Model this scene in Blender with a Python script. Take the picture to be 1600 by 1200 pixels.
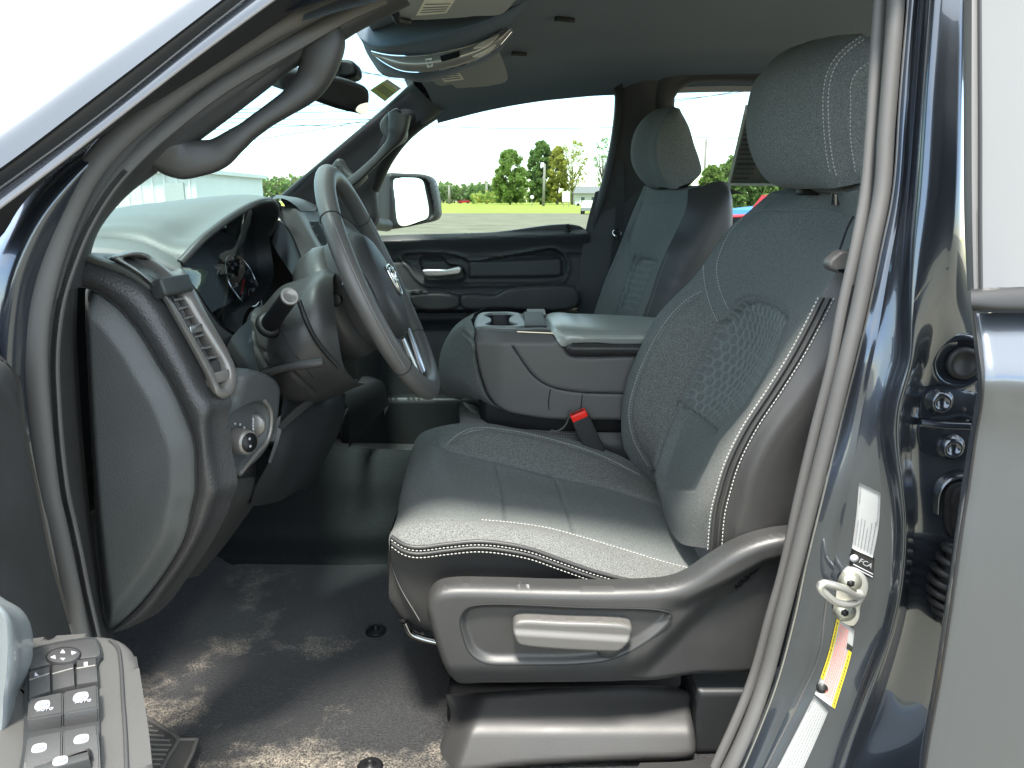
import bpy, bmesh, math, random
import numpy as np
from math import radians, sin, cos, pi, tan, atan
from mathutils import Vector, Matrix
from mathutils.bvhtree import BVHTree
random.seed(4); np.random.seed(4)
sc = bpy.context.scene
for o in list(bpy.data.objects): bpy.data.objects.remove(o, do_unlink=True)

# ------------------------------------------------------------------ camera, sky, sun, exposure
FOC, CX, CY, ZC = 1186.0, 800.0, 600.0, 1.55        # focal length in px of a 1600 px wide picture, eye height
PITCH = atan((600 - 314) / FOC)
cam_d = bpy.data.cameras.new('camera'); cam = bpy.data.objects.new('camera', cam_d)
sc.collection.objects.link(cam); sc.camera = cam
cam.location = (0, 0, ZC); cam.rotation_euler = (pi/2 - PITCH, 0, 0)
cam_d.sensor_width = 36; cam_d.lens = FOC / 1600 * 36; cam_d.clip_start = 0.01; cam_d.clip_end = 4000

SUN_EL, SUN_AZ = radians(69), radians(188)           # azimuth: direction the light comes from, from +Y towards +X
world = bpy.data.worlds.new('World'); sc.world = world; world.use_nodes = True
wn, wl = world.node_tree.nodes, world.node_tree.links
wn.clear()
w_out = wn.new('ShaderNodeOutputWorld'); w_bg = wn.new('ShaderNodeBackground')
w_sky = wn.new('ShaderNodeTexSky'); w_sky.sky_type = 'NISHITA'; w_sky.sun_disc = False
w_sky.sun_elevation = SUN_EL; w_sky.sun_rotation = SUN_AZ
w_sky.air_density = 1.0; w_sky.dust_density = 0.4; w_sky.ozone_density = 1.0
w_tc = wn.new('ShaderNodeTexCoord'); w_map = wn.new('ShaderNodeMapping')
w_map.inputs['Scale'].default_value = (1.0, 1.0, 3.5)
w_no = wn.new('ShaderNodeTexNoise'); w_no.inputs['Scale'].default_value = 1.6; w_no.inputs['Detail'].default_value = 4
w_no.inputs['Roughness'].default_value = 0.55
w_rp = wn.new('ShaderNodeValToRGB'); w_rp.color_ramp.elements[0].position = 0.42; w_rp.color_ramp.elements[1].position = 0.66
w_rp.color_ramp.elements[0].color = (0.03, 0.03, 0.03, 1)
w_mx = wn.new('ShaderNodeMix'); w_mx.data_type = 'RGBA'
w_mx.inputs[7].default_value = (5.0, 5.4, 5.6, 1)
wl.new(w_tc.outputs['Generated'], w_map.inputs['Vector']); wl.new(w_map.outputs['Vector'], w_no.inputs['Vector'])
w_sx = wn.new('ShaderNodeSeparateXYZ'); wl.new(w_tc.outputs['Generated'], w_sx.inputs[0])      # thin near the horizon, closed cover higher up
w_el = wn.new('ShaderNodeMapRange'); w_el.inputs['From Min'].default_value = 0.10; w_el.inputs['From Max'].default_value = 0.42; w_el.inputs['To Min'].default_value = -0.26; w_el.inputs['To Max'].default_value = 0.22
wl.new(w_sx.outputs['Z'], w_el.inputs['Value']); w_ad = wn.new('ShaderNodeMath'); wl.new(w_no.outputs['Fac'], w_ad.inputs[0]); wl.new(w_el.outputs['Result'], w_ad.inputs[1])
wl.new(w_ad.outputs[0], w_rp.inputs['Fac']); wl.new(w_rp.outputs['Color'], w_mx.inputs[0])
wl.new(w_sky.outputs['Color'], w_mx.inputs[6]); wl.new(w_mx.outputs[2], w_bg.inputs['Color'])
w_bg.inputs['Strength'].default_value = 0.085
wl.new(w_bg.outputs['Background'], w_out.inputs['Surface'])

sun_d = bpy.data.lights.new('sun', 'SUN'); sun = bpy.data.objects.new('sun', sun_d); sc.collection.objects.link(sun)
sun_d.energy = 1.5; sun_d.angle = radians(10.0); sun_d.color = (1.0, 0.95, 0.87)
_sv = Vector((sin(SUN_AZ)*cos(SUN_EL), cos(SUN_AZ)*cos(SUN_EL), sin(SUN_EL)))
sun.rotation_euler = _sv.to_track_quat('Z', 'Y').to_euler(); sun.location = (0, -4, 8)

vs = sc.view_settings
vs.view_transform = 'Standard'; vs.look = 'None'; vs.gamma = 1; vs.use_curve_mapping = False; vs.exposure = 3.25
sc.cycles.max_bounces = 9; sc.cycles.diffuse_bounces = 5; sc.cycles.transparent_max_bounces = 16

# ------------------------------------------------------------------ photograph geometry helpers
cP, sP = cos(PITCH), sin(PITCH)
def ray(px, py):
    u, v = (px - CX) / FOC, (CY - py) / FOC
    return np.array([u, v*sP + cP, v*cP - sP])
CAM = np.array([0, 0, ZC])
def P(px, py, d):
    """world point on the sight line of a pixel, d metres across the vehicle from the camera"""
    r = ray(px, py); return CAM + r * (d / r[1])
def PX(px, py, x):
    r = ray(px, py); return CAM + r * (x / r[0])
def PZ(px, py, z):
    r = ray(px, py); return CAM + r * ((z - ZC) / r[2])
def C(s, d=1.0):
    pts = s.split(); n = len(pts); out = []
    cur = d if not isinstance(d, tuple) else None
    for i, p in enumerate(pts):
        a = [float(q) for q in p.split(',')]
        if len(a) == 3: cur = a[2]; dd = cur
        elif isinstance(d, tuple) : dd = d[0] + (d[1]-d[0]) * i / max(1, n-1)
        else: dd = cur
        out.append(P(a[0], a[1], dd))
    return np.array(out)
def PL(s): return np.array([[float(q) for q in p.split(',')[:2]] for p in s.split()])
def V3(*a): return np.array(a, float)
def sh(c, x=0, y=0, z=0): return np.asarray(c) + np.array([x, y, z])

def spl(pts, n, closed=False, lin=False):
    """arc-length resampled Catmull-Rom through pts"""
    p = np.asarray(pts, float)
    if lin or len(p) < 3:
        q = np.vstack([p, p[:1]]) if closed else p
    else:
        if closed: e = np.vstack([p[-1:], p, p[:2]])
        else: e = np.vstack([2*p[:1]-p[1:2], p, 2*p[-1:]-p[-2:-1]])
        k = 12; out = []
        dl = np.maximum(np.linalg.norm(np.diff(e, axis=0), axis=1), 1e-9) ** 0.5
        t = np.concatenate([[0], np.cumsum(dl)])
        for i in range(1, len(e)-2):
            t0, t1, t2, t3 = t[i-1:i+3]; p0, p1, p2, p3 = e[i-1:i+3]
            s = np.linspace(t1, t2, k, endpoint=False)[:, None]
            A1 = (t1-s)/(t1-t0)*p0+(s-t0)/(t1-t0)*p1; A2 = (t2-s)/(t2-t1)*p1+(s-t1)/(t2-t1)*p2; A3 = (t3-s)/(t3-t2)*p2+(s-t2)/(t3-t2)*p3
            B1 = (t2-s)/(t2-t0)*A1+(s-t0)/(t2-t0)*A2; B2 = (t3-s)/(t3-t1)*A2+(s-t1)/(t3-t1)*A3
            out.append((t2-s)/(t2-t1)*B1+(s-t1)/(t2-t1)*B2)
        out.append(e[len(e)-2:len(e)-1]); q = np.vstack(out)
    L = np.concatenate([[0], np.cumsum(np.linalg.norm(np.diff(q, axis=0), axis=1))])
    s = np.linspace(0, L[-1], n + 1 if closed else n)
    if closed: s = s[:-1]
    return np.stack([np.interp(s, L, q[:, k]) for k in range(q.shape[1])], 1)

def across(G, nv, closed=False, lin=False):
    """G (m curves, nu, 3) -> (nu, nv, 3)"""
    m, nu = G.shape[:2]
    dl = np.array([np.mean(np.linalg.norm(G[(i+1) % m]-G[i], axis=1)) for i in range(m if closed else m-1)])
    dl = np.maximum(dl, 1e-6)
    T = np.concatenate([[0], np.cumsum(dl)])
    if closed: E = np.concatenate([G, G[:1]])
    else: E = G
    k = len(E)
    s = np.linspace(0, T[-1], nv + 1 if closed else nv)
    if closed: s = s[:-1]
    idx = np.clip(np.searchsorted(T, s, side='right')-1, 0, k-2)
    if lin:
        f = ((s-T[idx])/(T[idx+1]-T[idx]))[:, None, None]
        return (E[idx]*(1-f)+E[idx+1]*f).transpose(1, 0, 2)
    M = np.zeros_like(E)
    for i in range(k):
        if closed: a, b = (i-1) % m, (i+1) % m; ta, tb = dl[(i-1) % m], dl[i % m]; pa, pc, pb = G[a], G[i % m], G[b]
        elif i == 0: M[i] = (E[1]-E[0])/dl[0]; continue
        elif i == k-1: M[i] = (E[-1]-E[-2])/dl[-1]; continue
        else: ta, tb = dl[i-1], dl[i]; pa, pc, pb = E[i-1], E[i], E[i+1]
        sa, sb = (pc-pa)/ta, (pb-pc)/tb
        M[i] = (sa*tb+sb*ta)/(ta+tb)
    h = (T[idx+1]-T[idx])[:, None, None]; f = ((s-T[idx])[:, None, None])/h
    H = (2*f**3-3*f**2+1)*E[idx]+(f**3-2*f**2+f)*h*M[idx]+(-2*f**3+3*f**2)*E[idx+1]+(f**3-f**2)*h*M[idx+1]
    return H.transpose(1, 0, 2)

def sd(pts, poly):
    """signed distance (negative inside) of 2-D points to a polygon"""
    pts = np.asarray(pts, float); a = np.asarray(poly, float); b = np.roll(a, -1, 0)
    best = np.full(len(pts), 1e18); ins = np.zeros(len(pts), bool); near = np.zeros((len(pts), 2))
    for p, q in zip(a, b):
        e = q-p; w = pts-p; t = np.clip((w@e)/max(e@e, 1e-12), 0, 1)
        n = p+t[:, None]*e; dd = ((pts-n)**2).sum(1); m = dd < best
        best[m] = dd[m]; near[m] = n[m]
        c = (p[1] > pts[:, 1]) != (q[1] > pts[:, 1])
        with np.errstate(divide='ignore', invalid='ignore'):
            xx = (q[0]-p[0])*(pts[:, 1]-p[1])/(q[1]-p[1])+p[0]
        ins ^= c & (pts[:, 0] < xx)
    r = np.sqrt(best); r[ins] *= -1
    return r, near
def dseg(pts, line):
    """distance of points (any dim) to a polyline"""
    best = np.full(len(pts), 1e18)
    for p, q in zip(line[:-1], line[1:]):
        e = q-p; w = pts-p; t = np.clip((w@e)/max(e@e, 1e-15), 0, 1)
        best = np.minimum(best, ((w-t[:, None]*e)**2).sum(1))
    return np.sqrt(best)
def sst(x, a, b):
    t = np.clip((x-a)/(b-a), 0, 1); return t*t*(3-2*t)

# ------------------------------------------------------------------ objects
COL = sc.collection
WO = {}
def thing(name, label, cat, loc=(0, 0, 0), group=None):
    o = bpy.data.objects.new(name, None); COL.objects.link(o); o.location = loc; o.empty_display_size = 0.05
    o['label'] = label; o['category'] = cat
    if group: o['group'] = group
    WO[o.name] = np.array(loc, float); return o
def mesh(name, V, F, mat, parent=None, smooth=True, label=None, cat=None, group=None, kind=None, sharp=None):
    V = np.asarray(V, float)
    c = (V.min(0)+V.max(0))/2
    me = bpy.data.meshes.new(name)
    me.from_pydata((V-c).tolist(), [], [tuple(int(i) for i in f) for f in F]); me.update()
    if smooth:
        me.polygons.foreach_set('use_smooth', [True]*len(me.polygons))
        if sharp: me.set_sharp_from_angle(angle=radians(sharp))
    mats = mat if isinstance(mat, (list, tuple)) else [mat]
    for m in mats: me.materials.append(M[m] if isinstance(m, str) else m)
    return put(name, me, c, parent, label, cat, group, kind)
def put(name, me, c, parent=None, label=None, cat=None, group=None, kind=None):
    o = bpy.data.objects.new(name, me); COL.objects.link(o)
    WO[o.name] = np.array(c, float)
    if parent is not None:
        o.parent = parent; o.location = WO[o.name]-WO[parent.name]
    else: o.location = c
    if label: o['label'] = label
    if cat: o['category'] = cat
    if group: o['group'] = group
    if kind: o['kind'] = kind
    return o
def gridF(nu, nv, cl=False, off=0):
    F = []
    for i in range(nu-1):
        for j in range(nv if cl else nv-1):
            j2 = (j+1) % nv
            F.append((off+i*nv+j, off+i*nv+j2, off+(i+1)*nv+j2, off+(i+1)*nv+j))
    return F
def normals(G, closed=False):
    if closed: dv = np.roll(G, -1, 1)-np.roll(G, 1, 1)
    else: dv = np.gradient(G, axis=1)
    du = np.gradient(G, axis=0)
    n = np.cross(du, dv); n /= np.maximum(np.linalg.norm(n, axis=2, keepdims=True), 1e-12)
    if np.sum(n*(CAM-G)) < 0: n = -n
    return n
class Surf:
    """a skin stretched over curves; grooves and stitching are laid on it"""
    def __init__(s, curves, nu, nv, closed=False, lin=False, linu=False):
        s.closed = closed
        s.G = across(np.array([spl(c, nu, lin=linu) for c in curves]), nv, closed, lin); s.bv = None
    def bvh(s):
        nu, nv = s.G.shape[:2]
        s.bv = BVHTree.FromPolygons(s.G.reshape(-1, 3).tolist(), gridF(nu, nv, s.closed)); return s.bv
    def proj(s, px, n=60, lin=False):
        bv = s.bv or s.bvh(); out = []; nn = []
        for a in spl(PL(px) if isinstance(px, str) else px, n, lin=lin):
            r = ray(*a[:2]); h = bv.ray_cast(Vector(CAM), Vector(r).normalized())
            if h[0] is not None:
                nrm = np.array(h[1]); nrm = nrm if nrm@(CAM-np.array(h[0])) > 0 else -nrm
                out.append(np.array(h[0])); nn.append(nrm)
        return np.array(out), np.array(nn)
    def disp(s, amt):
        s.G = s.G+normals(s.G, s.closed)*amt[:, :, None]; s.bv = None; return s
    def groove(s, px, w=0.004, depth=0.003, n=60, puff=0, pw=0.03):
        c, _ = s.proj(px, n)
        if len(c) < 2: return s
        d = dseg(s.G.reshape(-1, 3), c).reshape(s.G.shape[:2])
        a = -depth*np.exp(-(d/w)**2)
        if puff: a += puff*(1-np.exp(-(d/pw)**2))-puff
        return s.disp(a)
    def build(s, name, mat, parent=None, thick=0, cap=False, **kw):
        nu, nv = s.G.shape[:2]; V = s.G.reshape(-1, 3); F = gridF(nu, nv, s.closed)
        if thick:
            n = normals(s.G, s.closed).reshape(-1, 3); V = np.vstack([V, V-n*thick]); N = nu*nv
            F = F+[tuple(N+i for i in f[::-1]) for f in F]
            js = range(nv if s.closed else nv-1)
            for i in (0, nu-1):
                for j in js: a, b = i*nv+j, i*nv+(j+1) % nv; F.append((a, b, N+b, N+a))
            if not s.closed:
                for j in (0, nv-1):
                    for i in range(nu-1): a, b = i*nv+j, (i+1)*nv+j; F.append((a, b, N+b, N+a))
        if cap and s.closed:
            for i in (0, nu-1):
                c = s.G[i].mean(0); V = np.vstack([V, c[None]]); k = len(V)-1
                for j in range(nv): F.append((i*nv+j, i*nv+(j+1) % nv, k))
        s.bvh(); kw.setdefault('sharp', 50)
        o = mesh(name, V, F, mat, parent, **kw)
        if getattr(s, 'fm', None) is not None: o.data.polygons.foreach_set('material_index', np.concatenate([s.fm, np.zeros(len(o.data.polygons)-len(s.fm), int)]).astype(int).tolist())
        return o
    def regions(s, polys, ridge=None):
        """material index per face: index k+1 inside the k-th picture outline, then 'ridge' faces"""
        c = (s.G[:-1, :-1]+s.G[1:, 1:])/2; q = pix(c).reshape(-1, 2); s.fm = np.zeros(len(q), int)
        for k, p in polys: s.fm[sd(q, PL(p))[0] < 0] = k
        if ridge is not None: s.fm[(ridge[:-1, :-1] > 0).reshape(-1)] = 2
def loft(name, curves, nu, nv, mat, parent=None, closed=False, lin=False, linu=False, thick=0, cap=False, **kw):
    return Surf(curves, nu, nv, closed, lin, linu).build(name, mat, parent, thick, cap, **kw)

def frames(p, up=None):
    p = np.asarray(p); t = np.gradient(p, axis=0); t /= np.maximum(np.linalg.norm(t, axis=1, keepdims=True), 1e-12)
    n = np.zeros_like(t)
    a = np.array(up if up is not None else (0, 0, 1.0))
    if up is None and abs(t[0]@a) > 0.9: a = np.array([1.0, 0, 0])
    for i in range(len(p)):
        if up is None and i: a = n[i-1]
        b = a-(a@t[i])*t[i]; n[i] = b/max(np.linalg.norm(b), 1e-9)
    return t, n, np.cross(t, n)
def tubeVF(p, r, k=10, prof=None, closed=False, up=None, cap=True):
    """sweep: r a radius, list of radii, or (rn, rb); prof an own profile of (n, b) pairs"""
    p = np.asarray(p, float); t, n, b = frames(p, up)
    if closed:
        t = np.roll(p, -1, 0)-np.roll(p, 1, 0); t /= np.linalg.norm(t, axis=1, keepdims=True)
        a = np.array(up if up is not None else (0, 0, 1.0)); n = a-(t@a)[:, None]*t; n /= np.linalg.norm(n, axis=1, keepdims=True); b = np.cross(t, n)
    if prof is None:
        th = np.linspace(0, 2*pi, k, endpoint=False); prof = np.stack([np.cos(th), np.sin(th)], 1)
    prof = np.asarray(prof, float); k = len(prof)
    if np.ndim(r) == 0: rr = np.full((len(p), 2), r)
    elif isinstance(r, tuple): rr = np.tile(np.array(r), (len(p), 1))
    else:
        rr = np.asarray(r, float)
        if rr.ndim == 1: rr = np.interp(np.linspace(0, 1, len(p)), np.linspace(0, 1, len(rr)), rr); rr = np.stack([rr, rr], 1)
        else: rr = np.stack([np.interp(np.linspace(0, 1, len(p)), np.linspace(0, 1, len(rr)), rr[:, q]) for q in (0, 1)], 1)
    V = (p[:, None]+n[:, None]*(prof[None, :, :1]*rr[:, None, :1])+b[:, None]*(prof[None, :, 1:]*rr[:, None, 1:])).reshape(-1, 3)
    F = gridF(len(p), k, True)
    if closed:
        q = len(p)-1
        F += [(q*k+j, q*k+(j+1) % k, (j+1) % k, j) for j in range(k)]
    elif cap: F += [tuple(range(k))[::-1], tuple((len(p)-1)*k+j for j in range(k))]
    return V, F
def tube(name, pts, r, mat, parent=None, n=None, k=10, prof=None, closed=False, up=None, lin=False, **kw):
    p = spl(pts, n, closed, lin) if n else np.asarray(pts, float)
    V, F = tubeVF(p, r, k, prof, closed, up); kw.setdefault('sharp', 50)
    return mesh(name, V, F, mat, parent, **kw)
_th = np.linspace(0, 2*pi, 20, endpoint=False)
SQ = np.stack([np.sign(np.cos(_th))*np.abs(np.cos(_th))**.6, np.sign(np.sin(_th))*np.abs(np.sin(_th))**.6], 1)     # squarish bar section
def join(parts):
    V, F, o = [], [], 0
    for v, f in parts:
        V.append(np.asarray(v)); F += [tuple(i+o for i in q) for q in f]; o += len(v)
    return np.vstack(V), F
def lathe(origin, axis, prof, k=24, up=(0, 0, 1)):
    """prof: (radius, height along axis) pairs"""
    a = np.array(axis, float); a /= np.linalg.norm(a); u = np.array(up, float)
    if abs(u@a) > 0.95: u = np.array([1.0, 0, 0])
    u = u-(u@a)*a; u /= np.linalg.norm(u); w = np.cross(a, u)
    th = np.linspace(0, 2*pi, k, endpoint=False)
    V = np.vstack([np.array(origin)+a*h+r*(np.cos(th)[:, None]*u+np.sin(th)[:, None]*w) for r, h in prof])
    F = gridF(len(prof), k, True)
    F += [tuple(range(k))[::-1], tuple((len(prof)-1)*k+j for j in range(k))]
    return V, F
def boxVF(c, ax, ay, az, bev=0.0):
    """box from centre and three half-axes, chamfered"""
    c = np.array(c, float); A = [np.array(q, float) for q in (ax, ay, az)]
    bm = bmesh.new(); bmesh.ops.create_cube(bm, size=2)
    L = [np.linalg.norm(q) for q in A]
    for v in bm.verts: v.co = Vector([v.co[i]*L[i] for i in range(3)])
    if bev: bmesh.ops.bevel(bm, geom=bm.edges[:], offset=bev, segments=2, affect='EDGES', profile=0.6)
    U = [q/l for q, l in zip(A, L)]
    V = np.array([c+v.co.x*U[0]+v.co.y*U[1]+v.co.z*U[2] for v in bm.verts]); bm.verts.index_update()
    F = [tuple(v.index for v in f.verts) for f in bm.faces]; bm.free(); return V, F

def hit(o, px, py):
    """point and normal where a sight line meets a built mesh"""
    me = o.data; V = np.empty(len(me.vertices)*3); me.vertices.foreach_get('co', V); V = V.reshape(-1, 3)+WO[o.name]
    bv = BVHTree.FromPolygons(V.tolist(), [tuple(p.vertices) for p in me.polygons]); h = bv.ray_cast(Vector(CAM), Vector(ray(px, py)).normalized())
    n = np.array(h[1]); return np.array(h[0]), n if n@(CAM-np.array(h[0])) > 0 else -n
class Plane:
    """a plane through three (px, py, d) points, or the upright plane at distance d"""
    def __init__(s, a, b=None, c=None):
        if b is None: s.o = P(800, 600, a); s.n = np.array([0, -1.0, 0])
        else:
            q = [np.asarray(t) if len(t) == 3 and isinstance(t, np.ndarray) else P(*t) for t in (a, b, c)]; s.o = q[0]; n = np.cross(q[1]-q[0], q[2]-q[0]); s.n = n/np.linalg.norm(n)
        if s.n@(CAM-s.o) < 0: s.n = -s.n
    def at(s, px, py):
        r = ray(px, py); return CAM+r*(((s.o-CAM)@s.n)/(r@s.n))
    def pts(s, q): return np.array([s.at(*a[:2]) for a in q])
def relief(name, poly, plane, mat, parent=None, h=None, edge=0, res=4.0, thick=0.02, smooth_n=0, edge_px=None, **kw):
    """a panel facing the viewer: outline in picture pixels on a real plane, height field h(px pts, signed dist) in metres"""
    if isinstance(poly, str): poly = PL(poly)
    poly = np.asarray(poly, float)
    if smooth_n: poly = spl(poly, smooth_n, closed=True)
    if not isinstance(plane, Plane): plane = Plane(plane) if np.ndim(plane) == 0 else Plane(*plane)
    x0, y0 = poly.min(0)-res*0.37; x1, y1 = poly.max(0)+res
    xs = np.arange(x0, x1+res, res); ys = np.arange(y0, y1+res, res)
    X, Y = np.meshgrid(xs, ys); pts = np.stack([X.ravel(), Y.ravel()], 1)
    s, near = sd(pts, poly); ins = s < 0
    snap = (~ins)
    nx, ny = len(xs), len(ys); I = np.arange(nx*ny).reshape(ny, nx)
    quads = np.stack([I[:-1, :-1], I[:-1, 1:], I[1:, 1:], I[1:, :-1]], -1).reshape(-1, 4)
    keep = ins[quads].any(1); quads = quads[keep]
    # pull verts just inside the border onto it too, for a clean edge
    closev = ins & (s > -res*0.3); mv = snap | closev
    pts[mv] = near[mv]; s[mv] = 0
    used = np.unique(quads); remap = -np.ones(nx*ny, int); remap[used] = np.arange(len(used)); quads = remap[quads]
    pts, s = pts[used], s[used]
    hh = np.zeros(len(pts))
    if h is not None: hh = hh+h(pts, s)
    if edge:
        ep = edge_px or edge*FOC/np.linalg.norm(plane.o-CAM)
        q = np.clip(1+s/ep, 0, 1); hh = hh-edge*(1-np.sqrt(np.maximum(0, 1-q*q)))
    U = (pts-[CX, CY])*[1, -1]/FOC
    R = np.stack([U[:, 0], U[:, 1]*sP+cP, U[:, 1]*cP-sP], 1)
    V = CAM+R*(((plane.o-CAM)@plane.n)/(R@plane.n))[:, None]+plane.n*hh[:, None]
    F = []
    for q in quads.tolist():
        q = [a for i, a in enumerate(q) if np.abs(pts[a]-pts[q[i-1]]).max() > 1e-6]
        if len(q) >= 3: F.append(tuple(q))
    if thick:
        cnt = {}
        for f in F:
            for i in range(len(f)): a, b = f[i], f[(i+1) % len(f)]; cnt[(a, b)] = 1
        rim = [e for e in cnt if (e[1], e[0]) not in cnt]
        N = len(V); rv = sorted({a for e in rim for a in e}); mp = {a: N+i for i, a in enumerate(rv)}
        V = np.vstack([V, V[rv]-plane.n*thick])
        F += [(b, a, mp[a], mp[b]) for a, b in rim]
    kw.setdefault('sharp', 55)
    return mesh(name, V, F, mat, parent, **kw)
def plate(name, poly3, n, thick, mat, parent=None, bev=0.0, seg=2, **kw):
    """prism from a planar outline of 3-D points, front face towards n, rounded edge"""
    poly3 = np.asarray(poly3, float); n = np.array(n, float); n /= np.linalg.norm(n)
    bm = bmesh.new(); vs_ = [bm.verts.new(p) for p in poly3]; f = bm.faces.new(vs_)
    f.normal_update()
    if np.array(f.normal)@n < 0: f.normal_flip()
    r = bmesh.ops.extrude_face_region(bm, geom=[f]); bmesh.ops.translate(bm, verts=[v for v in r['geom'] if isinstance(v, bmesh.types.BMVert)], vec=Vector(n*0))
    new = [v for v in r['geom'] if isinstance(v, bmesh.types.BMVert)]
    for v in vs_: v.co = v.co-Vector(n*thick)
    if bev:
        nf = [q for q in r['geom'] if isinstance(q, bmesh.types.BMFace)][0]
        bmesh.ops.bevel(bm, geom=list(nf.edges), offset=bev, segments=seg, affect='EDGES', profile=0.6)
    bmesh.ops.recalc_face_normals(bm, faces=bm.faces[:])
    bm.verts.index_update()
    V = np.array([v.co[:] for v in bm.verts]); F = [tuple(v.index for v in q.verts) for q in bm.faces]; bm.free()
    kw.setdefault('sharp', 35)
    return mesh(name, V, F, mat, parent, **kw)
def dashes(c, nn, length=0.0036, gap=0.0017, w=0.0008, h=0.0008, off=0.0):
    """thread: short rounded stitches along points c with surface normals nn"""
    L = np.concatenate([[0], np.cumsum(np.linalg.norm(np.diff(c, axis=0), axis=1))]); parts = []
    f = lambda A, s: np.array([np.interp(s, L, A[:, k]) for k in range(3)])
    s = 0.0
    while s+length < L[-1]:
        a, b, n = f(c, s), f(c, s+length), f(nn, s); t = b-a; l = np.linalg.norm(t)
        if l > 1e-6:
            t /= l; n /= np.linalg.norm(n); q = np.cross(t, n); m = (a+b)/2+n*h*0.4+q*off
            e = 0.25*length
            ring = lambda ctr, k: [ctr+q*w*k, ctr+n*h*k, ctr-q*w*k, ctr-n*h*k]
            V = ring(m-t*length/2-n*h*0.6, .35)+ring(m-t*e, 1)+ring(m+t*e, 1)+ring(m+t*length/2-n*h*0.6, .35)
            F = gridF(4, 4, True)+[(0, 1, 2, 3), (12, 13, 14, 15)]; parts.append((V, F))
        s += length+gap
    return parts
def stitch(surf, lines, parent, mat='thread', n=70, name='stitching', **kw):
    parts = []
    for l in lines:
        offs = (0.0,)
        if isinstance(l, tuple): l, offs = l
        c, nn = surf.proj(l, n)
        if len(c) < 3: continue
        for o in offs: parts += dashes(c, nn, off=o, **kw)
    if parts:
        V, F = join(parts); mesh(name, V, F, mat, parent, smooth=False, kind='stuff')
def seam(surf, px, parent, r=0.0014, mat='seam_dark', n=60, name='seam', lift=0.0):
    c, nn = surf.proj(px, n)
    if len(c) > 3: tube(name, c+nn*lift, r, mat, parent, k=6)
def text(name, s, o, xdir, ydir, size, mat, parent, ext=0.0002, align='LEFT', bold=0.0, **kw):
    cu = bpy.data.curves.new(name, 'FONT'); cu.body = s; cu.size = size; cu.extrude = ext; cu.align_x = align; cu.offset = bold
    cu.resolution_u = 2
    ob = bpy.data.objects.new(name, cu); COL.objects.link(ob)
    dg = bpy.context.evaluated_depsgraph_get(); me = bpy.data.meshes.new_from_object(ob.evaluated_get(dg))
    bpy.data.objects.remove(ob, do_unlink=True); bpy.data.curves.remove(cu)
    x = np.array(xdir, float); x /= np.linalg.norm(x); y = np.array(ydir, float); y = y-(y@x)*x; y /= np.linalg.norm(y); z = np.cross(x, y)
    V = np.array([v.co[:] for v in me.vertices]); F = [tuple(p.vertices) for p in me.polygons]; bpy.data.meshes.remove(me)
    if len(V) == 0: return
    return mesh(name, np.array(o)+V[:, :1]*x+V[:, 1:2]*y+V[:, 2:]*z, F, mat, parent, smooth=False, **kw)
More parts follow.
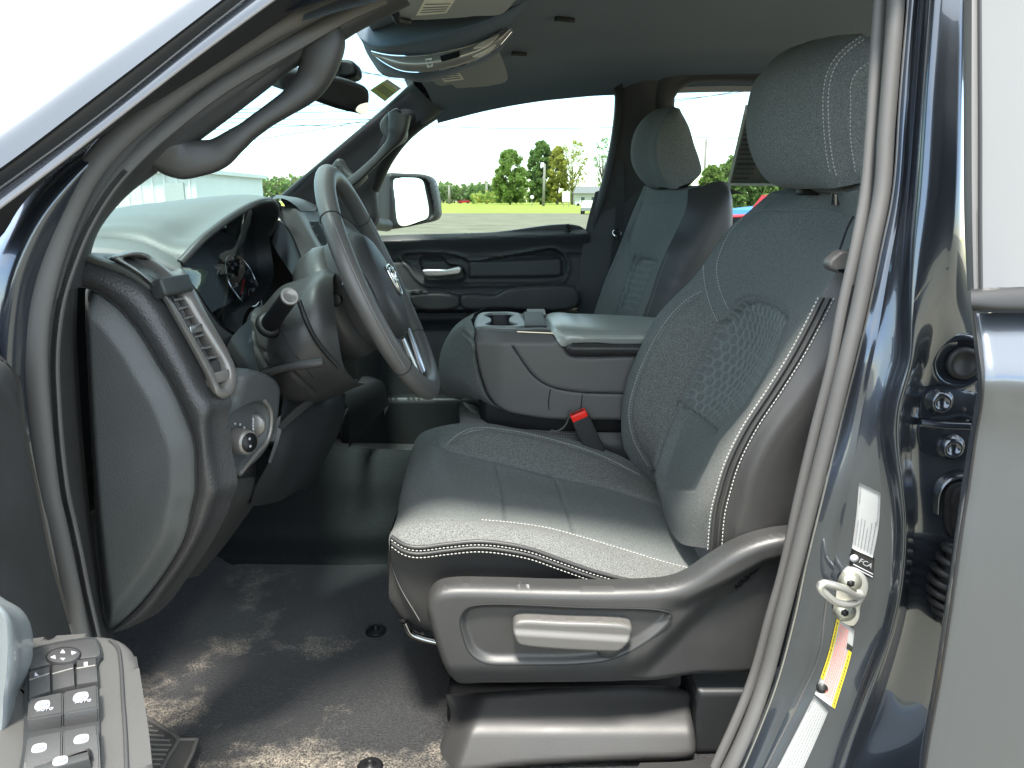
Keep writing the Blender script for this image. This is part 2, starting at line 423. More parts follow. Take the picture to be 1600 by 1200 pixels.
# ------------------------------------------------------------------ materials
M = {}
def mk(name, col, rough=0.5, metal=0.0, spec=0.5, coat=0.0, coat_r=0.03, grain=None, var=None, sheen=0.0, emit=None, rvar=0.0, aniso=0):
    """grain=(kind, scale, strength, distance); var=(scale, amount[, second colour])"""
    m = bpy.data.materials.new(name); m.use_nodes = True; M[name] = m
    nt = m.node_tree; b = nt.nodes['Principled BSDF']
    b.inputs['Base Color'].default_value = (*col, 1); b.inputs['Roughness'].default_value = rough
    b.inputs['Metallic'].default_value = metal; b.inputs['Specular IOR Level'].default_value = spec
    b.inputs['Coat Weight'].default_value = coat; b.inputs['Coat Roughness'].default_value = coat_r
    b.inputs['Sheen Weight'].default_value = sheen
    if sheen: b.inputs['Sheen Roughness'].default_value = 0.5
    tc = nt.nodes.new('ShaderNodeTexCoord')
    if var:
        no = nt.nodes.new('ShaderNodeTexNoise'); no.inputs['Scale'].default_value = var[0]; no.inputs['Detail'].default_value = 4; no.inputs['Roughness'].default_value = .65
        nt.links.new(tc.outputs['Object'], no.inputs['Vector'])
        rp = nt.nodes.new('ShaderNodeValToRGB'); a = var[1]
        c2 = var[2] if len(var) > 2 else col
        rp.color_ramp.elements[0].position = .3; rp.color_ramp.elements[1].position = .7
        rp.color_ramp.elements[0].color = (*[q*(1-a) for q in col], 1); rp.color_ramp.elements[1].color = (*[q*(1+a) for q in c2], 1)
        nt.links.new(no.outputs['Fac'], rp.inputs['Fac']); nt.links.new(rp.outputs['Color'], b.inputs['Base Color'])
    if rvar:
        n2 = nt.nodes.new('ShaderNodeTexNoise'); n2.inputs['Scale'].default_value = 14; n2.inputs['Detail'].default_value = 5
        nt.links.new(tc.outputs['Object'], n2.inputs['Vector'])
        mr = nt.nodes.new('ShaderNodeMapRange'); mr.inputs['From Min'].default_value = .3; mr.inputs['From Max'].default_value = .7
        mr.inputs['To Min'].default_value = rough-rvar; mr.inputs['To Max'].default_value = rough+rvar
        nt.links.new(n2.outputs['Fac'], mr.inputs['Value']); nt.links.new(mr.outputs['Result'], b.inputs['Roughness'])
    if grain:
        kind, s, st, di = grain
        if kind == 'voronoi':
            g = nt.nodes.new('ShaderNodeTexVoronoi'); g.feature = 'SMOOTH_F1'; out = g.outputs['Distance']
        else:
            g = nt.nodes.new('ShaderNodeTexNoise'); g.inputs['Detail'].default_value = 3; out = g.outputs['Fac']
        g.inputs['Scale'].default_value = s; nt.links.new(tc.outputs['Object'], g.inputs['Vector'])
        bp = nt.nodes.new('ShaderNodeBump'); bp.inputs['Strength'].default_value = st; bp.inputs['Distance'].default_value = di
        nt.links.new(out, bp.inputs['Height']); nt.links.new(bp.outputs['Normal'], b.inputs['Normal'])
    if emit: b.inputs['Emission Color'].default_value = (*emit[0], 1); b.inputs['Emission Strength'].default_value = emit[1]
    return m
def glass(name, tint, refl=0.06, rough=0.0):
    m = bpy.data.materials.new(name); m.use_nodes = True; M[name] = m; nt = m.node_tree; nt.nodes.clear()
    o = nt.nodes.new('ShaderNodeOutputMaterial'); t = nt.nodes.new('ShaderNodeBsdfTransparent'); g = nt.nodes.new('ShaderNodeBsdfGlossy')
    t.inputs['Color'].default_value = (*tint, 1); g.inputs['Roughness'].default_value = rough
    mx = nt.nodes.new('ShaderNodeMixShader'); lw = nt.nodes.new('ShaderNodeLayerWeight'); lw.inputs['Blend'].default_value = 0.5
    p5 = nt.nodes.new('ShaderNodeMath'); p5.operation = 'POWER'; p5.inputs[1].default_value = 5; nt.links.new(lw.outputs['Facing'], p5.inputs[0])
    ma = nt.nodes.new('ShaderNodeMath'); ma.operation = 'MULTIPLY_ADD'; ma.inputs[1].default_value = .85; ma.inputs[2].default_value = refl; nt.links.new(p5.outputs[0], ma.inputs[0])
    nt.links.new(ma.outputs[0], mx.inputs['Fac']); nt.links.new(t.outputs[0], mx.inputs[1]); nt.links.new(g.outputs[0], mx.inputs[2])
    nt.links.new(mx.outputs[0], o.inputs['Surface']); return m

def paper(name):
    """thin paper: lets part of the light behind it through"""
    nt = M[name].node_tree; b = nt.nodes['Principled BSDF']; o = [n for n in nt.nodes if n.type == 'OUTPUT_MATERIAL'][0]
    t = nt.nodes.new('ShaderNodeBsdfTranslucent'); t.inputs['Color'].default_value = b.inputs['Base Color'].default_value; m = nt.nodes.new('ShaderNodeMixShader'); m.inputs[0].default_value = .5
    nt.links.new(b.outputs[0], m.inputs[1]); nt.links.new(t.outputs[0], m.inputs[2]); nt.links.new(m.outputs[0], o.inputs['Surface'])
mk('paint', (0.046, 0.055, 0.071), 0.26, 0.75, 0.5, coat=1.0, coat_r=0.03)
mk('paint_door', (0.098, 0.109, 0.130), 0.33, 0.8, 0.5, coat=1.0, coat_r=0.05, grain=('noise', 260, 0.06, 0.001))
mk('fabric', (0.104, 0.112, 0.110), 0.95, spec=0.15, sheen=0.05, var=(700, 0.65), grain=('noise', 900, 0.5, 0.0008))
mk('vinyl', (0.027, 0.0263, 0.026), 0.48, spec=0.45, grain=('voronoi', 900, 0.12, 0.0005), rvar=0.04)
mk('vinyl_armrest_skylit', (0.24, 0.255, 0.235), 0.30, spec=0.9, grain=('voronoi', 800, 0.15, 0.0005))  # pale green-grey base colour stands for sky reflected on the lid
mk('leather_grain', (0.026, 0.026, 0.027), 0.46, spec=0.5, grain=('voronoi', 430, 0.55, 0.0010))
mk('leather_wheel', (0.068, 0.066, 0.064), 0.42, spec=0.45, grain=('voronoi', 950, 0.16, 0.0005), rvar=0.04)
mk('plastic', (0.029, 0.0288, 0.0288), 0.46, spec=0.45, grain=('voronoi', 700, 0.16, 0.0005), rvar=0.05, var=(9, 0.10))
mk('plastic_end', (0.052, 0.056, 0.057), 0.5, spec=0.4, grain=('voronoi', 520, 0.4, 0.0008), rvar=0.05, var=(5, 0.12))
mk('plastic_dark', (0.016, 0.017, 0.018), 0.5, spec=0.4, grain=('noise', 600, 0.12, 0.0005))
mk('plastic_dash', (0.028, 0.032, 0.033), 0.55, spec=0.4, grain=('voronoi', 520, 0.3, 0.0008))
mk('plastic_black', (0.006, 0.006, 0.007), 0.5, spec=0.3)
mk('piano', (0.010, 0.011, 0.012), 0.4, spec=0.5)
mk('grey_bezel', (0.16, 0.15, 0.14), 0.34, metal=0.35, spec=0.5, grain=('noise', 900, 0.05, 0.0004))
mk('silver', (0.42, 0.42, 0.41), 0.28, metal=0.9)
mk('chrome', (0.70, 0.70, 0.70), 0.06, metal=1.0)
mk('chrome_dark', (0.25, 0.25, 0.25), 0.10, metal=1.0)
mk('zinc', (0.56, 0.55, 0.52), 0.38, metal=0.8, grain=('noise', 120, 0.1, 0.0005), rvar=0.08)
mk('bolt', (0.40, 0.40, 0.34), 0.4, metal=0.75)
mk('rubber_seal', (0.072, 0.070, 0.069), 0.55, spec=0.4, grain=('noise', 500, 0.12, 0.0004), rvar=0.05)
mk('rubber', (0.012, 0.012, 0.013), 0.55, spec=0.4, grain=('noise', 300, 0.1, 0.0004))
mk('handle_grey', (0.075, 0.072, 0.068), 0.45, spec=0.45, grain=('voronoi', 700, 0.12, 0.0004))
mk('headliner', (0.064, 0.090, 0.118), 0.95, spec=0.15, sheen=0.15, grain=('noise', 700, 0.3, 0.0008), var=(500, 0.15))
mk('pillar_trim', (0.034, 0.035, 0.037), 0.6, spec=0.35, grain=('noise', 420, 0.15, 0.0006))
mk('visor_grey', (0.30, 0.31, 0.29), 0.8, spec=0.2, grain=('noise', 500, 0.2, 0.0005))
mk('thread', (0.32, 0.315, 0.30), 0.7)
mk('thread_dim', (0.14, 0.14, 0.135), 0.8)
mk('seam_dark', (0.006, 0.006, 0.007), 0.8)
mk('red_button', (0.75, 0.02, 0.012), 0.35)
mk('label_white', (0.27, 0.275, 0.275), 0.45, var=(30, 0.03))
mk('label_black', (0.01, 0.01, 0.01), 0.4)
mk('label_yellow', (0.45, 0.35, 0.008), 0.45)
mk('label_cream', (0.72, 0.69, 0.56), 0.6)
mk('print_dark', (0.03, 0.03, 0.035), 0.6)
mk('print_grey', (0.16, 0.16, 0.17), 0.6)
mk('print_red', (0.55, 0.13, 0.09), 0.6)
mk('white_mark', (0.30, 0.30, 0.32), 0.5)
mk('blue_mark', (0.08, 0.10, 0.26), 0.5)
mk('mirror', (0.85, 0.86, 0.86), 0.015, metal=1.0)
mk('orange_lens', (0.75, 0.38, 0.16), 0.25)
mk('lamp_lens', (0.6, 0.58, 0.52), 0.2)
mk('webbing', (0.02, 0.02, 0.021), 0.8, grain=('noise', 900, 0.3, 0.0005))
glass('glass_front', (0.45, 0.585, 0.575)); glass('glass_side', (0.42, 0.50, 0.485)); glass('glass_rear', (0.40, 0.46, 0.44))
glass('glass_lens', (0.75, 0.78, 0.8))
mk('glass_outer', (0.05, 0.049, 0.047), 0.16, spec=1.0, coat=1.0, coat_r=0.10)
def carpet_mat():
    m = mk('carpet', (0.022, 0.022, 0.023), 0.95, spec=0.1, sheen=0.3); nt = m.node_tree; b = nt.nodes['Principled BSDF']; L = nt.links
    tc = nt.nodes.new('ShaderNodeTexCoord')
    a = nt.nodes.new('ShaderNodeTexNoise'); a.inputs['Scale'].default_value = 330; a.inputs['Detail'].default_value = 6; a.inputs['Roughness'].default_value = .75; L.new(tc.outputs['Object'], a.inputs['Vector'])
    r = nt.nodes.new('ShaderNodeValToRGB'); r.color_ramp.elements[0].position = .44; r.color_ramp.elements[1].position = .60
    r.color_ramp.elements[0].color = (.0022, .0024, .0027, 1); r.color_ramp.elements[1].color = (.021, .0215, .023, 1); L.new(a.outputs['Fac'], r.inputs['Fac'])
    d = nt.nodes.new('ShaderNodeTexNoise'); d.inputs['Scale'].default_value = 6.5; d.inputs['Detail'].default_value = 5; d.inputs['Roughness'].default_value = .6; L.new(tc.outputs['Object'], d.inputs['Vector'])
    dr = nt.nodes.new('ShaderNodeValToRGB'); dr.color_ramp.elements[0].position = .55; dr.color_ramp.elements[1].position = .82; L.new(d.outputs['Fac'], dr.inputs['Fac'])
    a2 = nt.nodes.new('ShaderNodeMath'); a2.operation = 'MULTIPLY'; L.new(dr.outputs['Color'], a2.inputs[0]); a3 = nt.nodes.new('ShaderNodeMapRange'); a3.inputs['From Min'].default_value = .42; a3.inputs['From Max'].default_value = .60; L.new(a.outputs['Fac'], a3.inputs['Value']); L.new(a3.outputs['Result'], a2.inputs[1])
    mx = nt.nodes.new('ShaderNodeMix'); mx.data_type = 'RGBA'; L.new(a2.outputs[0], mx.inputs[0]); L.new(r.outputs['Color'], mx.inputs[6])
    mx.inputs[7].default_value = (.50, .43, .34, 1); L.new(mx.outputs[2], b.inputs['Base Color'])
    bp = nt.nodes.new('ShaderNodeBump'); bp.inputs['Strength'].default_value = .6; bp.inputs['Distance'].default_value = .002
    L.new(a.outputs['Fac'], bp.inputs['Height']); L.new(bp.outputs['Normal'], b.inputs['Normal'])
carpet_mat()
mk('carpet_hump', (0.0125, 0.0145, 0.015), 0.9, spec=0.2, var=(260, 0.25), grain=('noise', 420, 0.6, 0.003))
mk('asphalt', (0.20, 0.19, 0.15), 0.95, spec=0.0, var=(0.35, 0.28, (0.165, 0.158, 0.125)), grain=('noise', 60, 0.4, 0.01))
mk('pavement', (0.17, 0.168, 0.165), 0.9, var=(18, 0.3))
mk('grass', (0.24, 0.30, 0.06), 0.95, spec=0.05, var=(0.15, 0.2, (0.24, 0.25, 0.06)))
mk('leaf_green', (0.22, 0.32, 0.075), 0.7, var=(0.6, 0.35))
mk('leaf_deep', (0.17, 0.265, 0.07), 0.7, var=(0.6, 0.35))
mk('leaf_yellow', (0.40, 0.40, 0.08), 0.7, var=(0.5, 0.3))
mk('leaf_far', (0.17, 0.24, 0.11), 0.8, var=(0.4, 0.4))
mk('leaf_brown', (0.22, 0.20, 0.11), 0.8, var=(0.4, 0.4))
mk('bark', (0.13, 0.11, 0.085), 0.9)
mk('pole_wood', (0.24, 0.22, 0.19), 0.9)
mk('white_wall', (0.66, 0.66, 0.63), 0.6, var=(0.5, 0.06))
mk('house_wall', (0.42, 0.42, 0.40), 0.7); mk('house_roof', (0.16, 0.16, 0.165), 0.8); mk('window_dark', (0.05, 0.06, 0.06), 0.3)
mk('red_paint', (0.42, 0.008, 0.02), 0.5, spec=0.2); mk('blue_paint', (0.01, 0.18, 0.62), 0.4); mk('tyre', (0.02, 0.02, 0.02), 0.9)
mk('wire_dark', (0.08, 0.09, 0.1), 0.6)
mk('silver_paint', (0.30, 0.33, 0.34), 0.35, metal=0.5, coat=0.5)
mk('label_olive', (0.30, 0.30, 0.16), 0.7); mk('label_dim', (0.5, 0.5, 0.46), 0.7); mk('label_dim2', (0.26, 0.255, 0.225), 0.7, var=(60, 0.25)); paper('label_dim2'); paper('label_dim'); paper('label_olive')
mk('plastic_arm', (0.046, 0.045, 0.043), 0.5, spec=0.45, grain=('voronoi', 700, 0.14, 0.0005), rvar=0.05)
mk('tray_grey', (0.13, 0.145, 0.14), 0.4, spec=0.5)
mk('trim_metal', (0.34, 0.33, 0.31), 0.25, metal=0.45)
mk('fabric_ridge', (0.13, 0.145, 0.142), 0.95, spec=0.15, sheen=0.1)
mk('fabric_melange', (0.104, 0.108, 0.104), 0.95, spec=0.15, sheen=0.05, var=(560, 0.75))
mk('slat_grey', (0.085, 0.086, 0.083), 0.45)
mk('dash_top_skylit', (0.072, 0.077, 0.073), 0.5, spec=0.5, grain=('voronoi', 520, 0.25, 0.0008))  # lighter copy of the dash plastic: sky light from the windshield put into the colour
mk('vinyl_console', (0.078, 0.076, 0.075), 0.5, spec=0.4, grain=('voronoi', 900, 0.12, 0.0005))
for _n in ('leaf_green', 'leaf_deep', 'leaf_yellow', 'leaf_far', 'leaf_brown'): paper(_n)
# ------------------------------------------------------------------ outside: ground, trees, poles, buildings
mesh('ground', [(-900, -300, 0), (900, -300, 0), (900, 1500, 0), (-900, 1500, 0)], [(0, 1, 2, 3)], 'grass', kind='structure')
lot_edge = [(-900, 108), (-60, 104), (0, 101), (12, 100), (60, 98), (900, 95)]
mesh('parking_lot', [(-900, -120, .004), (900, -120, .004)]+[(x, y, .004) for x, y in lot_edge[::-1]], [tuple(range(8))], 'asphalt', smooth=False, kind='structure')
def H(px): return (px-800)/FOC                                   # lateral slope of a picture column
def tree(name, label, px, py_top, py_base, dist, w_px, leaf, n=2600, shape='round', leafsize=None, group=None, seed=1):
    rnd = np.random.RandomState(seed)
    s = dist/FOC/cP*1.0; k = dist/FOC
    x0 = H(px)*dist/cP*0.985; h = (py_base-py_top)*k*1.03; w = w_px*k/2
    t = thing(name, label, 'tree', (x0, dist, 0), group)
    th = h*0.28
    limbs = [tubeVF(spl(np.array([[x0, dist, 0], [x0+w*.02, dist, th*.6], [x0-w*.03, dist, h*.55]]), 8), [h*.022, h*.016, h*.006], 7)]
    for i in range(9 if shape != 'open' else 18):
        a = rnd.uniform(0, 2*pi); z0 = rnd.uniform(th*.6, h*.5); r = w*rnd.uniform(.5, .9)
        e = np.array([x0+cos(a)*r, dist+sin(a)*r, min(h*.95, z0+h*rnd.uniform(.2, .45))])
        limbs.append(tubeVF(spl(np.array([[x0, dist, z0], [(x0+e[0])/2, (dist+e[1])/2, z0+(e[2]-z0)*.4], e]), 6), [h*.010, h*.006, h*.002], 5))
    mesh('trunk', *join(limbs), 'bark', t)
    ls = leafsize or h*0.026
    # clumps through the crown volume
    nc = 150 if shape == 'full' else 70; cl = []
    while len(cl) < nc:
        z = rnd.uniform(.06 if shape == 'full' else .2, 1); a = rnd.uniform(0, 2*pi)
        if shape == 'full': R = w*min(1, 1.02*math.sqrt(max(0, 1-((z-.38)/.62)**2)) if z > .38 else .75+.25*(z/.38))
        elif shape == 'cone': R = w*(1-z)**.6*1.05
        else: R = w*math.sqrt(max(0, 1-((z-.62)/.40)**2)) if z > .22 else 0
        if R <= 0: continue
        rr = R*math.sqrt(rnd.uniform(.15, 1)); cl.append((x0+cos(a)*rr, dist+sin(a)*rr, z*h*.97, w*rnd.uniform(.16, .27)))
    cl = np.array(cl); idx = rnd.randint(0, nc, n); dirs = rnd.normal(size=(n, 3)); dirs /= np.linalg.norm(dirs, axis=1, keepdims=True)
    c = cl[idx, :3]+dirs*cl[idx, 3:]*(rnd.uniform(.3, 1, (n, 1))); c[:, 2] = np.clip(c[:, 2], h*.05, h)
    u = rnd.normal(size=(n, 3)); u /= np.linalg.norm(u, axis=1, keepdims=True); v = np.cross(u, rnd.normal(size=(n, 3))); v /= np.linalg.norm(v, axis=1, keepdims=True)
    sz = ls*rnd.uniform(.6, 1.3, (n, 1))
    V = np.stack([c-u*sz, c+v*sz*.6, c+u*sz, c-v*sz*.6], 1).reshape(-1, 3)
    mesh('crown', V, [(4*i, 4*i+1, 4*i+2, 4*i+3) for i in range(n)], leaf, t, smooth=False)
    return t
tree('leafy_tree', 'broad egg-shaped green tree, leftmost of the big trees in the passenger window', 797, 241, 319, 330, 50, 'leaf_green', 14000, 'full', seed=2)
tree('leafy_tree', 'tall green tree behind the bare utility pole in the passenger window', 843, 229, 319, 345, 42, 'leaf_deep', 14000, 'full', seed=3)
tree('leafy_tree', 'yellow green spring tree just right of the bare utility pole', 868, 236, 319, 340, 30, 'leaf_yellow', 9000, 'full', seed=4)
tree('leafy_tree', 'thin yellow spreading tree with bare branches showing, above the white sign board', 890, 227, 319, 338, 46, 'leaf_yellow', 1800, 'open', seed=5, leafsize=.45)
tree('leafy_tree', 'sparse tree cut by the window post at the right of the passenger window', 935, 224, 319, 350, 34, 'leaf_green', 700, 'open', seed=6, leafsize=.45)
tree('leafy_tree', 'large green tree seen through the rear window left of the paper sticker', 1140, 207, 300, 60, 72, 'leaf_deep', 9000, 'full', seed=7, leafsize=.22)
tree('leafy_tree', 'lighter green tree beside the dark passenger headrest in the rear window', 1098, 222, 300, 66, 40, 'leaf_green', 6000, 'full', seed=8, leafsize=.22)
tree('leafy_tree', 'green tree low behind the paper window sticker', 1185, 225, 300, 64, 56, 'leaf_deep', 6000, 'full', seed=9, leafsize=.22)
def treeline(name, label, px0, px1, tops, base, dist, mats, n, ls, seed):
    rnd = np.random.RandomState(seed); k = dist/FOC; V = []
    xs = rnd.uniform(px0, px1, n); tp = np.interp(xs, np.linspace(px0, px1, len(tops)), tops)+3*np.sin(xs*.55)+2*np.sin(xs*1.3+1)
    f = rnd.uniform(0, 1, n)**.7; zpx = base-(base-tp)*f
    c = np.stack([H(xs)*dist/cP*.985, dist+rnd.uniform(-6, 6, n)*dist/200, np.maximum(0.1, (318-zpx)*k*1.03+1.4)], 1)
    u = rnd.normal(size=(n, 3)); u /= np.linalg.norm(u, axis=1, keepdims=True); v = np.cross(u, rnd.normal(size=(n, 3))); v /= np.linalg.norm(v, axis=1, keepdims=True)
    sz = ls*rnd.uniform(.6, 1.3, (n, 1)); V = np.stack([c-u*sz, c+v*sz*.7, c+u*sz, c-v*sz*.7], 1).reshape(-1, 3)
    o = mesh(name, V, [(4*i, 4*i+1, 4*i+2, 4*i+3) for i in range(n)], mats, None, smooth=False, kind='stuff', label=label, cat='trees')
    if len(mats) > 1: o.data.polygons.foreach_set('material_index', rnd.randint(0, len(mats), n).tolist())
treeline('distant_woods', 'far line of green trees along the field edge in the passenger window', 640, 800, [300, 297, 303, 292, 299, 296, 293, 298, 300], 320, 560, ['leaf_far', 'leaf_deep'], 5000, 1.3, 11)
treeline('distant_woods', 'hazy green and brown tree line above the dashboard in the windshield', 180, 640, [278, 276, 272, 279, 281, 285, 288, 283, 296, 299, 300], 318, 260, ['leaf_far', 'leaf_brown', 'leaf_green'], 9000, .75, 12)
treeline('distant_woods', 'low shrubs and hedges below the big trees in the passenger window', 740, 935, [308, 306, 308, 305, 309, 305, 306, 308], 320, 365, ['leaf_green', 'leaf_yellow'], 2200, .9, 13)
treeline('distant_woods', 'far trees along the field edge to the right behind the cab', 930, 1500, [296, 298, 294, 299, 297, 292], 320, 420, ['leaf_far', 'leaf_deep'], 4000, 1.1, 14)
def pole(px, py_top, dist, label, arms=1, dx=0):
    k = dist/FOC; x = H(px)*dist/cP*.985; h = (319-py_top)*k*1.03
    t = thing('utility_pole', label, 'utility pole', (x, dist, 0), 'utility poles')
    mesh('pole_shaft', *tubeVF([[x, dist, 0], [x+dx, dist, h]], [k*2.2, k*1.6], 8), 'pole_wood', t)
    for a in range(arms): mesh('cross_arm', *boxVF((x, dist, h*(.95-.07*a)), (k*7, 0, 0), (0, k*.5, 0), (0, 0, k*.6)), 'pole_wood', t)
pole(847, 259, 240, 'bare leaning utility pole in front of the tall green tree', 0, .3)
pole(706, 292, 420, 'far utility pole with a cross arm near the side mirror'); pole(762, 289, 430, 'small far utility pole left of the egg-shaped tree')
pole(1086, 212, 90, 'utility pole with cross arm seen through the rear window', 1)
def wire(a, b, da, db, label, r=.012):
    p, q = P(*a, da), P(*b, db); m = (p+q)/2+V3(0, 0, -.01*np.linalg.norm(p-q))
    mesh('power_line', *tubeVF(spl([p, m, q], 12), r, 5), 'wire_dark', label=label, cat='power line', group='power lines')
for a, b, da, db, lb in (((60, 178), (560, 160), 40, 40, 'darkest power line passing behind the driver grab handle'), ((60, 205), (660, 186), 42, 42, 'power line below the darkest one behind the grab handle'), ((300, 232), (640, 175), 46, 46, 'slanting power line low in the windshield sky'), ((330, 190), (660, 196), 44, 44, 'nearly level power line left of the passenger pillar'),
                     ((330, 176), (700, 166), 44, 44, 'power line just under the interior mirror'), ((600, 172), (980, 144), 38, 38, 'power line rising across the top of the passenger window'), ((640, 196), (980, 199), 48, 48, 'faint lower power line across the passenger window'), ((520, 100), (660, 132), 36, 36, 'steep power line above the windshield sticker'),
                     ((520, 108), (660, 122), 36, 36, 'power line ending behind the overhead console'), ((1000, 160), (1200, 138), 30, 30, 'upper power line in the rear side window'), ((1000, 166), (1200, 133), 30, 30, 'power line crossing the upper one in the rear side window'), ((1060, 213), (1200, 216), 60, 60, 'low power line at the pole in the rear side window'),
                     ((330, 184), (660, 184), 44, 44, 'middle power line between mirror and passenger pillar'), ((-40, 186), (60, 184), 40, 40, 'short power line beside the painted pillar at the left edge'), ((-40, 197), (60, 195), 40, 40, 'lower power line beside the painted pillar at the left edge')):
    wire(a, b, da, db, lb, da*.00042)
# white metal building seen through the windshield
bl = thing('metal_building', 'white metal building above the left end of the dashboard', 'building', (-26, 48, 0))
xa, xb, ya = H(60)*45, H(322)*45, 45
hb = P(250, 270, ya)[2]
mesh('wall', *boxVF(((xa+xb)/2, ya+6, hb/2), ((xb-xa)/2, 0, 0), (0, 6, 0), (0, 0, hb/2)), 'white_wall', bl, smooth=False)
mesh('roof', *boxVF(((xa+xb)/2, ya+6, hb+.12), ((xb-xa)/2+.3, 0, 0), (0, 6.3, 0), (0, 0, .12)), 'white_wall', bl, smooth=False)
for i in range(14):
    x = xa+(xb-xa)*(i+.5)/14; mesh('rib', *boxVF((x, ya-.04, hb/2), (.06, 0, 0), (0, .04, 0), (0, 0, hb/2-.02)), 'white_wall', bl, smooth=False)
mesh('sliding_door', *boxVF((H(290)*45, ya-.1, hb*.42), (.55, 0, 0), (0, .06, 0), (0, 0, hb*.40)), 'house_wall', bl, smooth=False)
# house, sign board and cars at the far side of the lot
hs = thing('house', 'low grey house with dark windows at the right edge of the passenger window', 'house', (H(915)*300, 300, 0))
hx0, hx1, hz = H(893)*300/cP, H(950)*300/cP, 7.0
mesh('wall', *boxVF(((hx0+hx1)/2, 304, 2.2), ((hx1-hx0)/2, 0, 0), (0, 4, 0), (0, 0, 2.2)), 'house_wall', hs, smooth=False)
mesh('roof', [(hx0-.6, 299, 4.4), (hx1+.6, 299, 4.4), (hx1+.6, 309, 4.4), (hx0-.6, 309, 4.4), (hx0+.5, 304, hz), (hx1-.5, 304, hz)], [(0, 1, 5, 4), (2, 3, 4, 5), (0, 4, 3), (1, 2, 5), (0, 3, 2, 1)], 'house_roof', hs, smooth=False)
for i in range(3):
    w = mesh('window', *boxVF((hx0+3+i*4, 299.9, 2.4), (.9, 0, 0), (0, .08, 0), (0, 0, .8)), 'white_wall', hs, smooth=False); mesh('pane', *boxVF((hx0+3+i*4, 299.82, 2.4), (.75, 0, 0), (0, .05, 0), (0, 0, .65)), 'window_dark', w, smooth=False)
sg = thing('sign_board', 'white sign board on two posts under the thin yellow tree', 'sign', (H(881)*200/cP, 200, 0))
sx = H(881)*200/cP*.985
mesh('board', *boxVF((sx, 200, 2.6), (1.0, 0, 0), (0, .08, 0), (0, 0, 1.35), .05), 'white_wall', sg, smooth=False)
for d in (-.7, .7): mesh('post', *boxVF((sx+d, 200.05, .65), (.08, 0, 0), (0, .08, 0), (0, 0, .7)), 'pole_wood', sg, smooth=False)
sg2 = thing('round_sign', 'small white round sign on a post beside the utility pole', 'sign', (H(830)*230/cP, 230, 0)); rx = H(830)*230/cP*.985
mesh('post', *boxVF((rx, 230, 1.0), (.1, 0, 0), (0, .1, 0), (0, 0, 1.0)), 'pole_wood', sg2, smooth=False)
mesh('disc', *lathe((rx, 229.8, 2.6), (0, -1, 0), [(0, 0), (.6, 0), (.6, .1), (0, .1)], 16), 'white_wall', sg2)
def simple_car(name, label, x, y, rot, paint, scale=1.0, pickup=False):
    t = thing(name, label, 'pickup truck' if pickup else 'car', (x, y, 0))
    R = Matrix.Rotation(rot, 3, 'Z')
    def tr(V): return np.array([np.array(R@Vector(np.array(v)*scale))+V3(x, y, 0) for v in V])
    prof = [(-2.7, .45), (-2.75, .8), (-2.6, 1.05), (-1.2, 1.12), (-.75, 1.75), (.75, 1.8), (1.0, 1.18), (2.6, 1.15), (2.75, .9), (2.7, .45)] if pickup else [(-2.2, .35), (-2.3, .7), (-2.1, .9), (-1.1, 1.0), (-.5, 1.42), (.9, 1.45), (1.7, 1.02), (2.2, .95), (2.3, .6), (2.2, .35)]
    m = len(prof); V = [(a, s, b) for s in (-.93, .93) for a, b in prof]
    F = [tuple(range(m))[::-1], tuple(range(m, 2*m))]+[(i, (i+1) % m, m+(i+1) % m, m+i) for i in range(m)]
    mesh('body', tr(V), F, paint, t, smooth=False)
    wz = [(-1.0, 1.15), (-.68, 1.68), (.68, 1.7), (.85, 1.2)] if pickup else [(-.95, 1.0), (-.45, 1.36), (.85, 1.38), (1.4, 1.04)]
    for s in (-.945, .945): mesh('side_window', tr([(a, s, b) for a, b in wz]+[(a, s*.97, b) for a, b in wz]), [(0, 1, 2, 3), (7, 6, 5, 4), (0, 1, 5, 4), (1, 2, 6, 5), (2, 3, 7, 6), (3, 0, 4, 7)], 'window_dark', t, smooth=False)
    for wx in (-1.75, 1.75) if pickup else (-1.4, 1.4):
        for s in (-.9, .9):
            v, f = lathe((wx, s-.1, .38), (0, 1, 0), [(0, 0), (.24, 0), (.38, .02), (.38, .2), (.24, .22), (0, .22)], 20); w = mesh('wheel', tr(v), f, 'tyre', t)
    return t
simple_car('parked_pickup', 'red pickup truck parked beyond the rear window', 9.4, 26, radians(4), 'red_paint', 1.0, True)
simple_car('parked_car', 'blue vehicle parked behind the red pickup', 11.6, 31, radians(10), 'blue_paint', 1.35)
simple_car('parked_car', 'white car parked in front of the far house', H(905)*250/cP, 250, 0, 'white_wall', 1.15)
simple_car('parked_car', 'grey car at the lot edge cut by the window post', H(917)*95/cP, 95, radians(80), 'house_wall', 1.1)
simple_car('parked_car', 'small red vehicle far across the field', H(729)*480/cP, 480, 0, 'red_paint', 1.6)
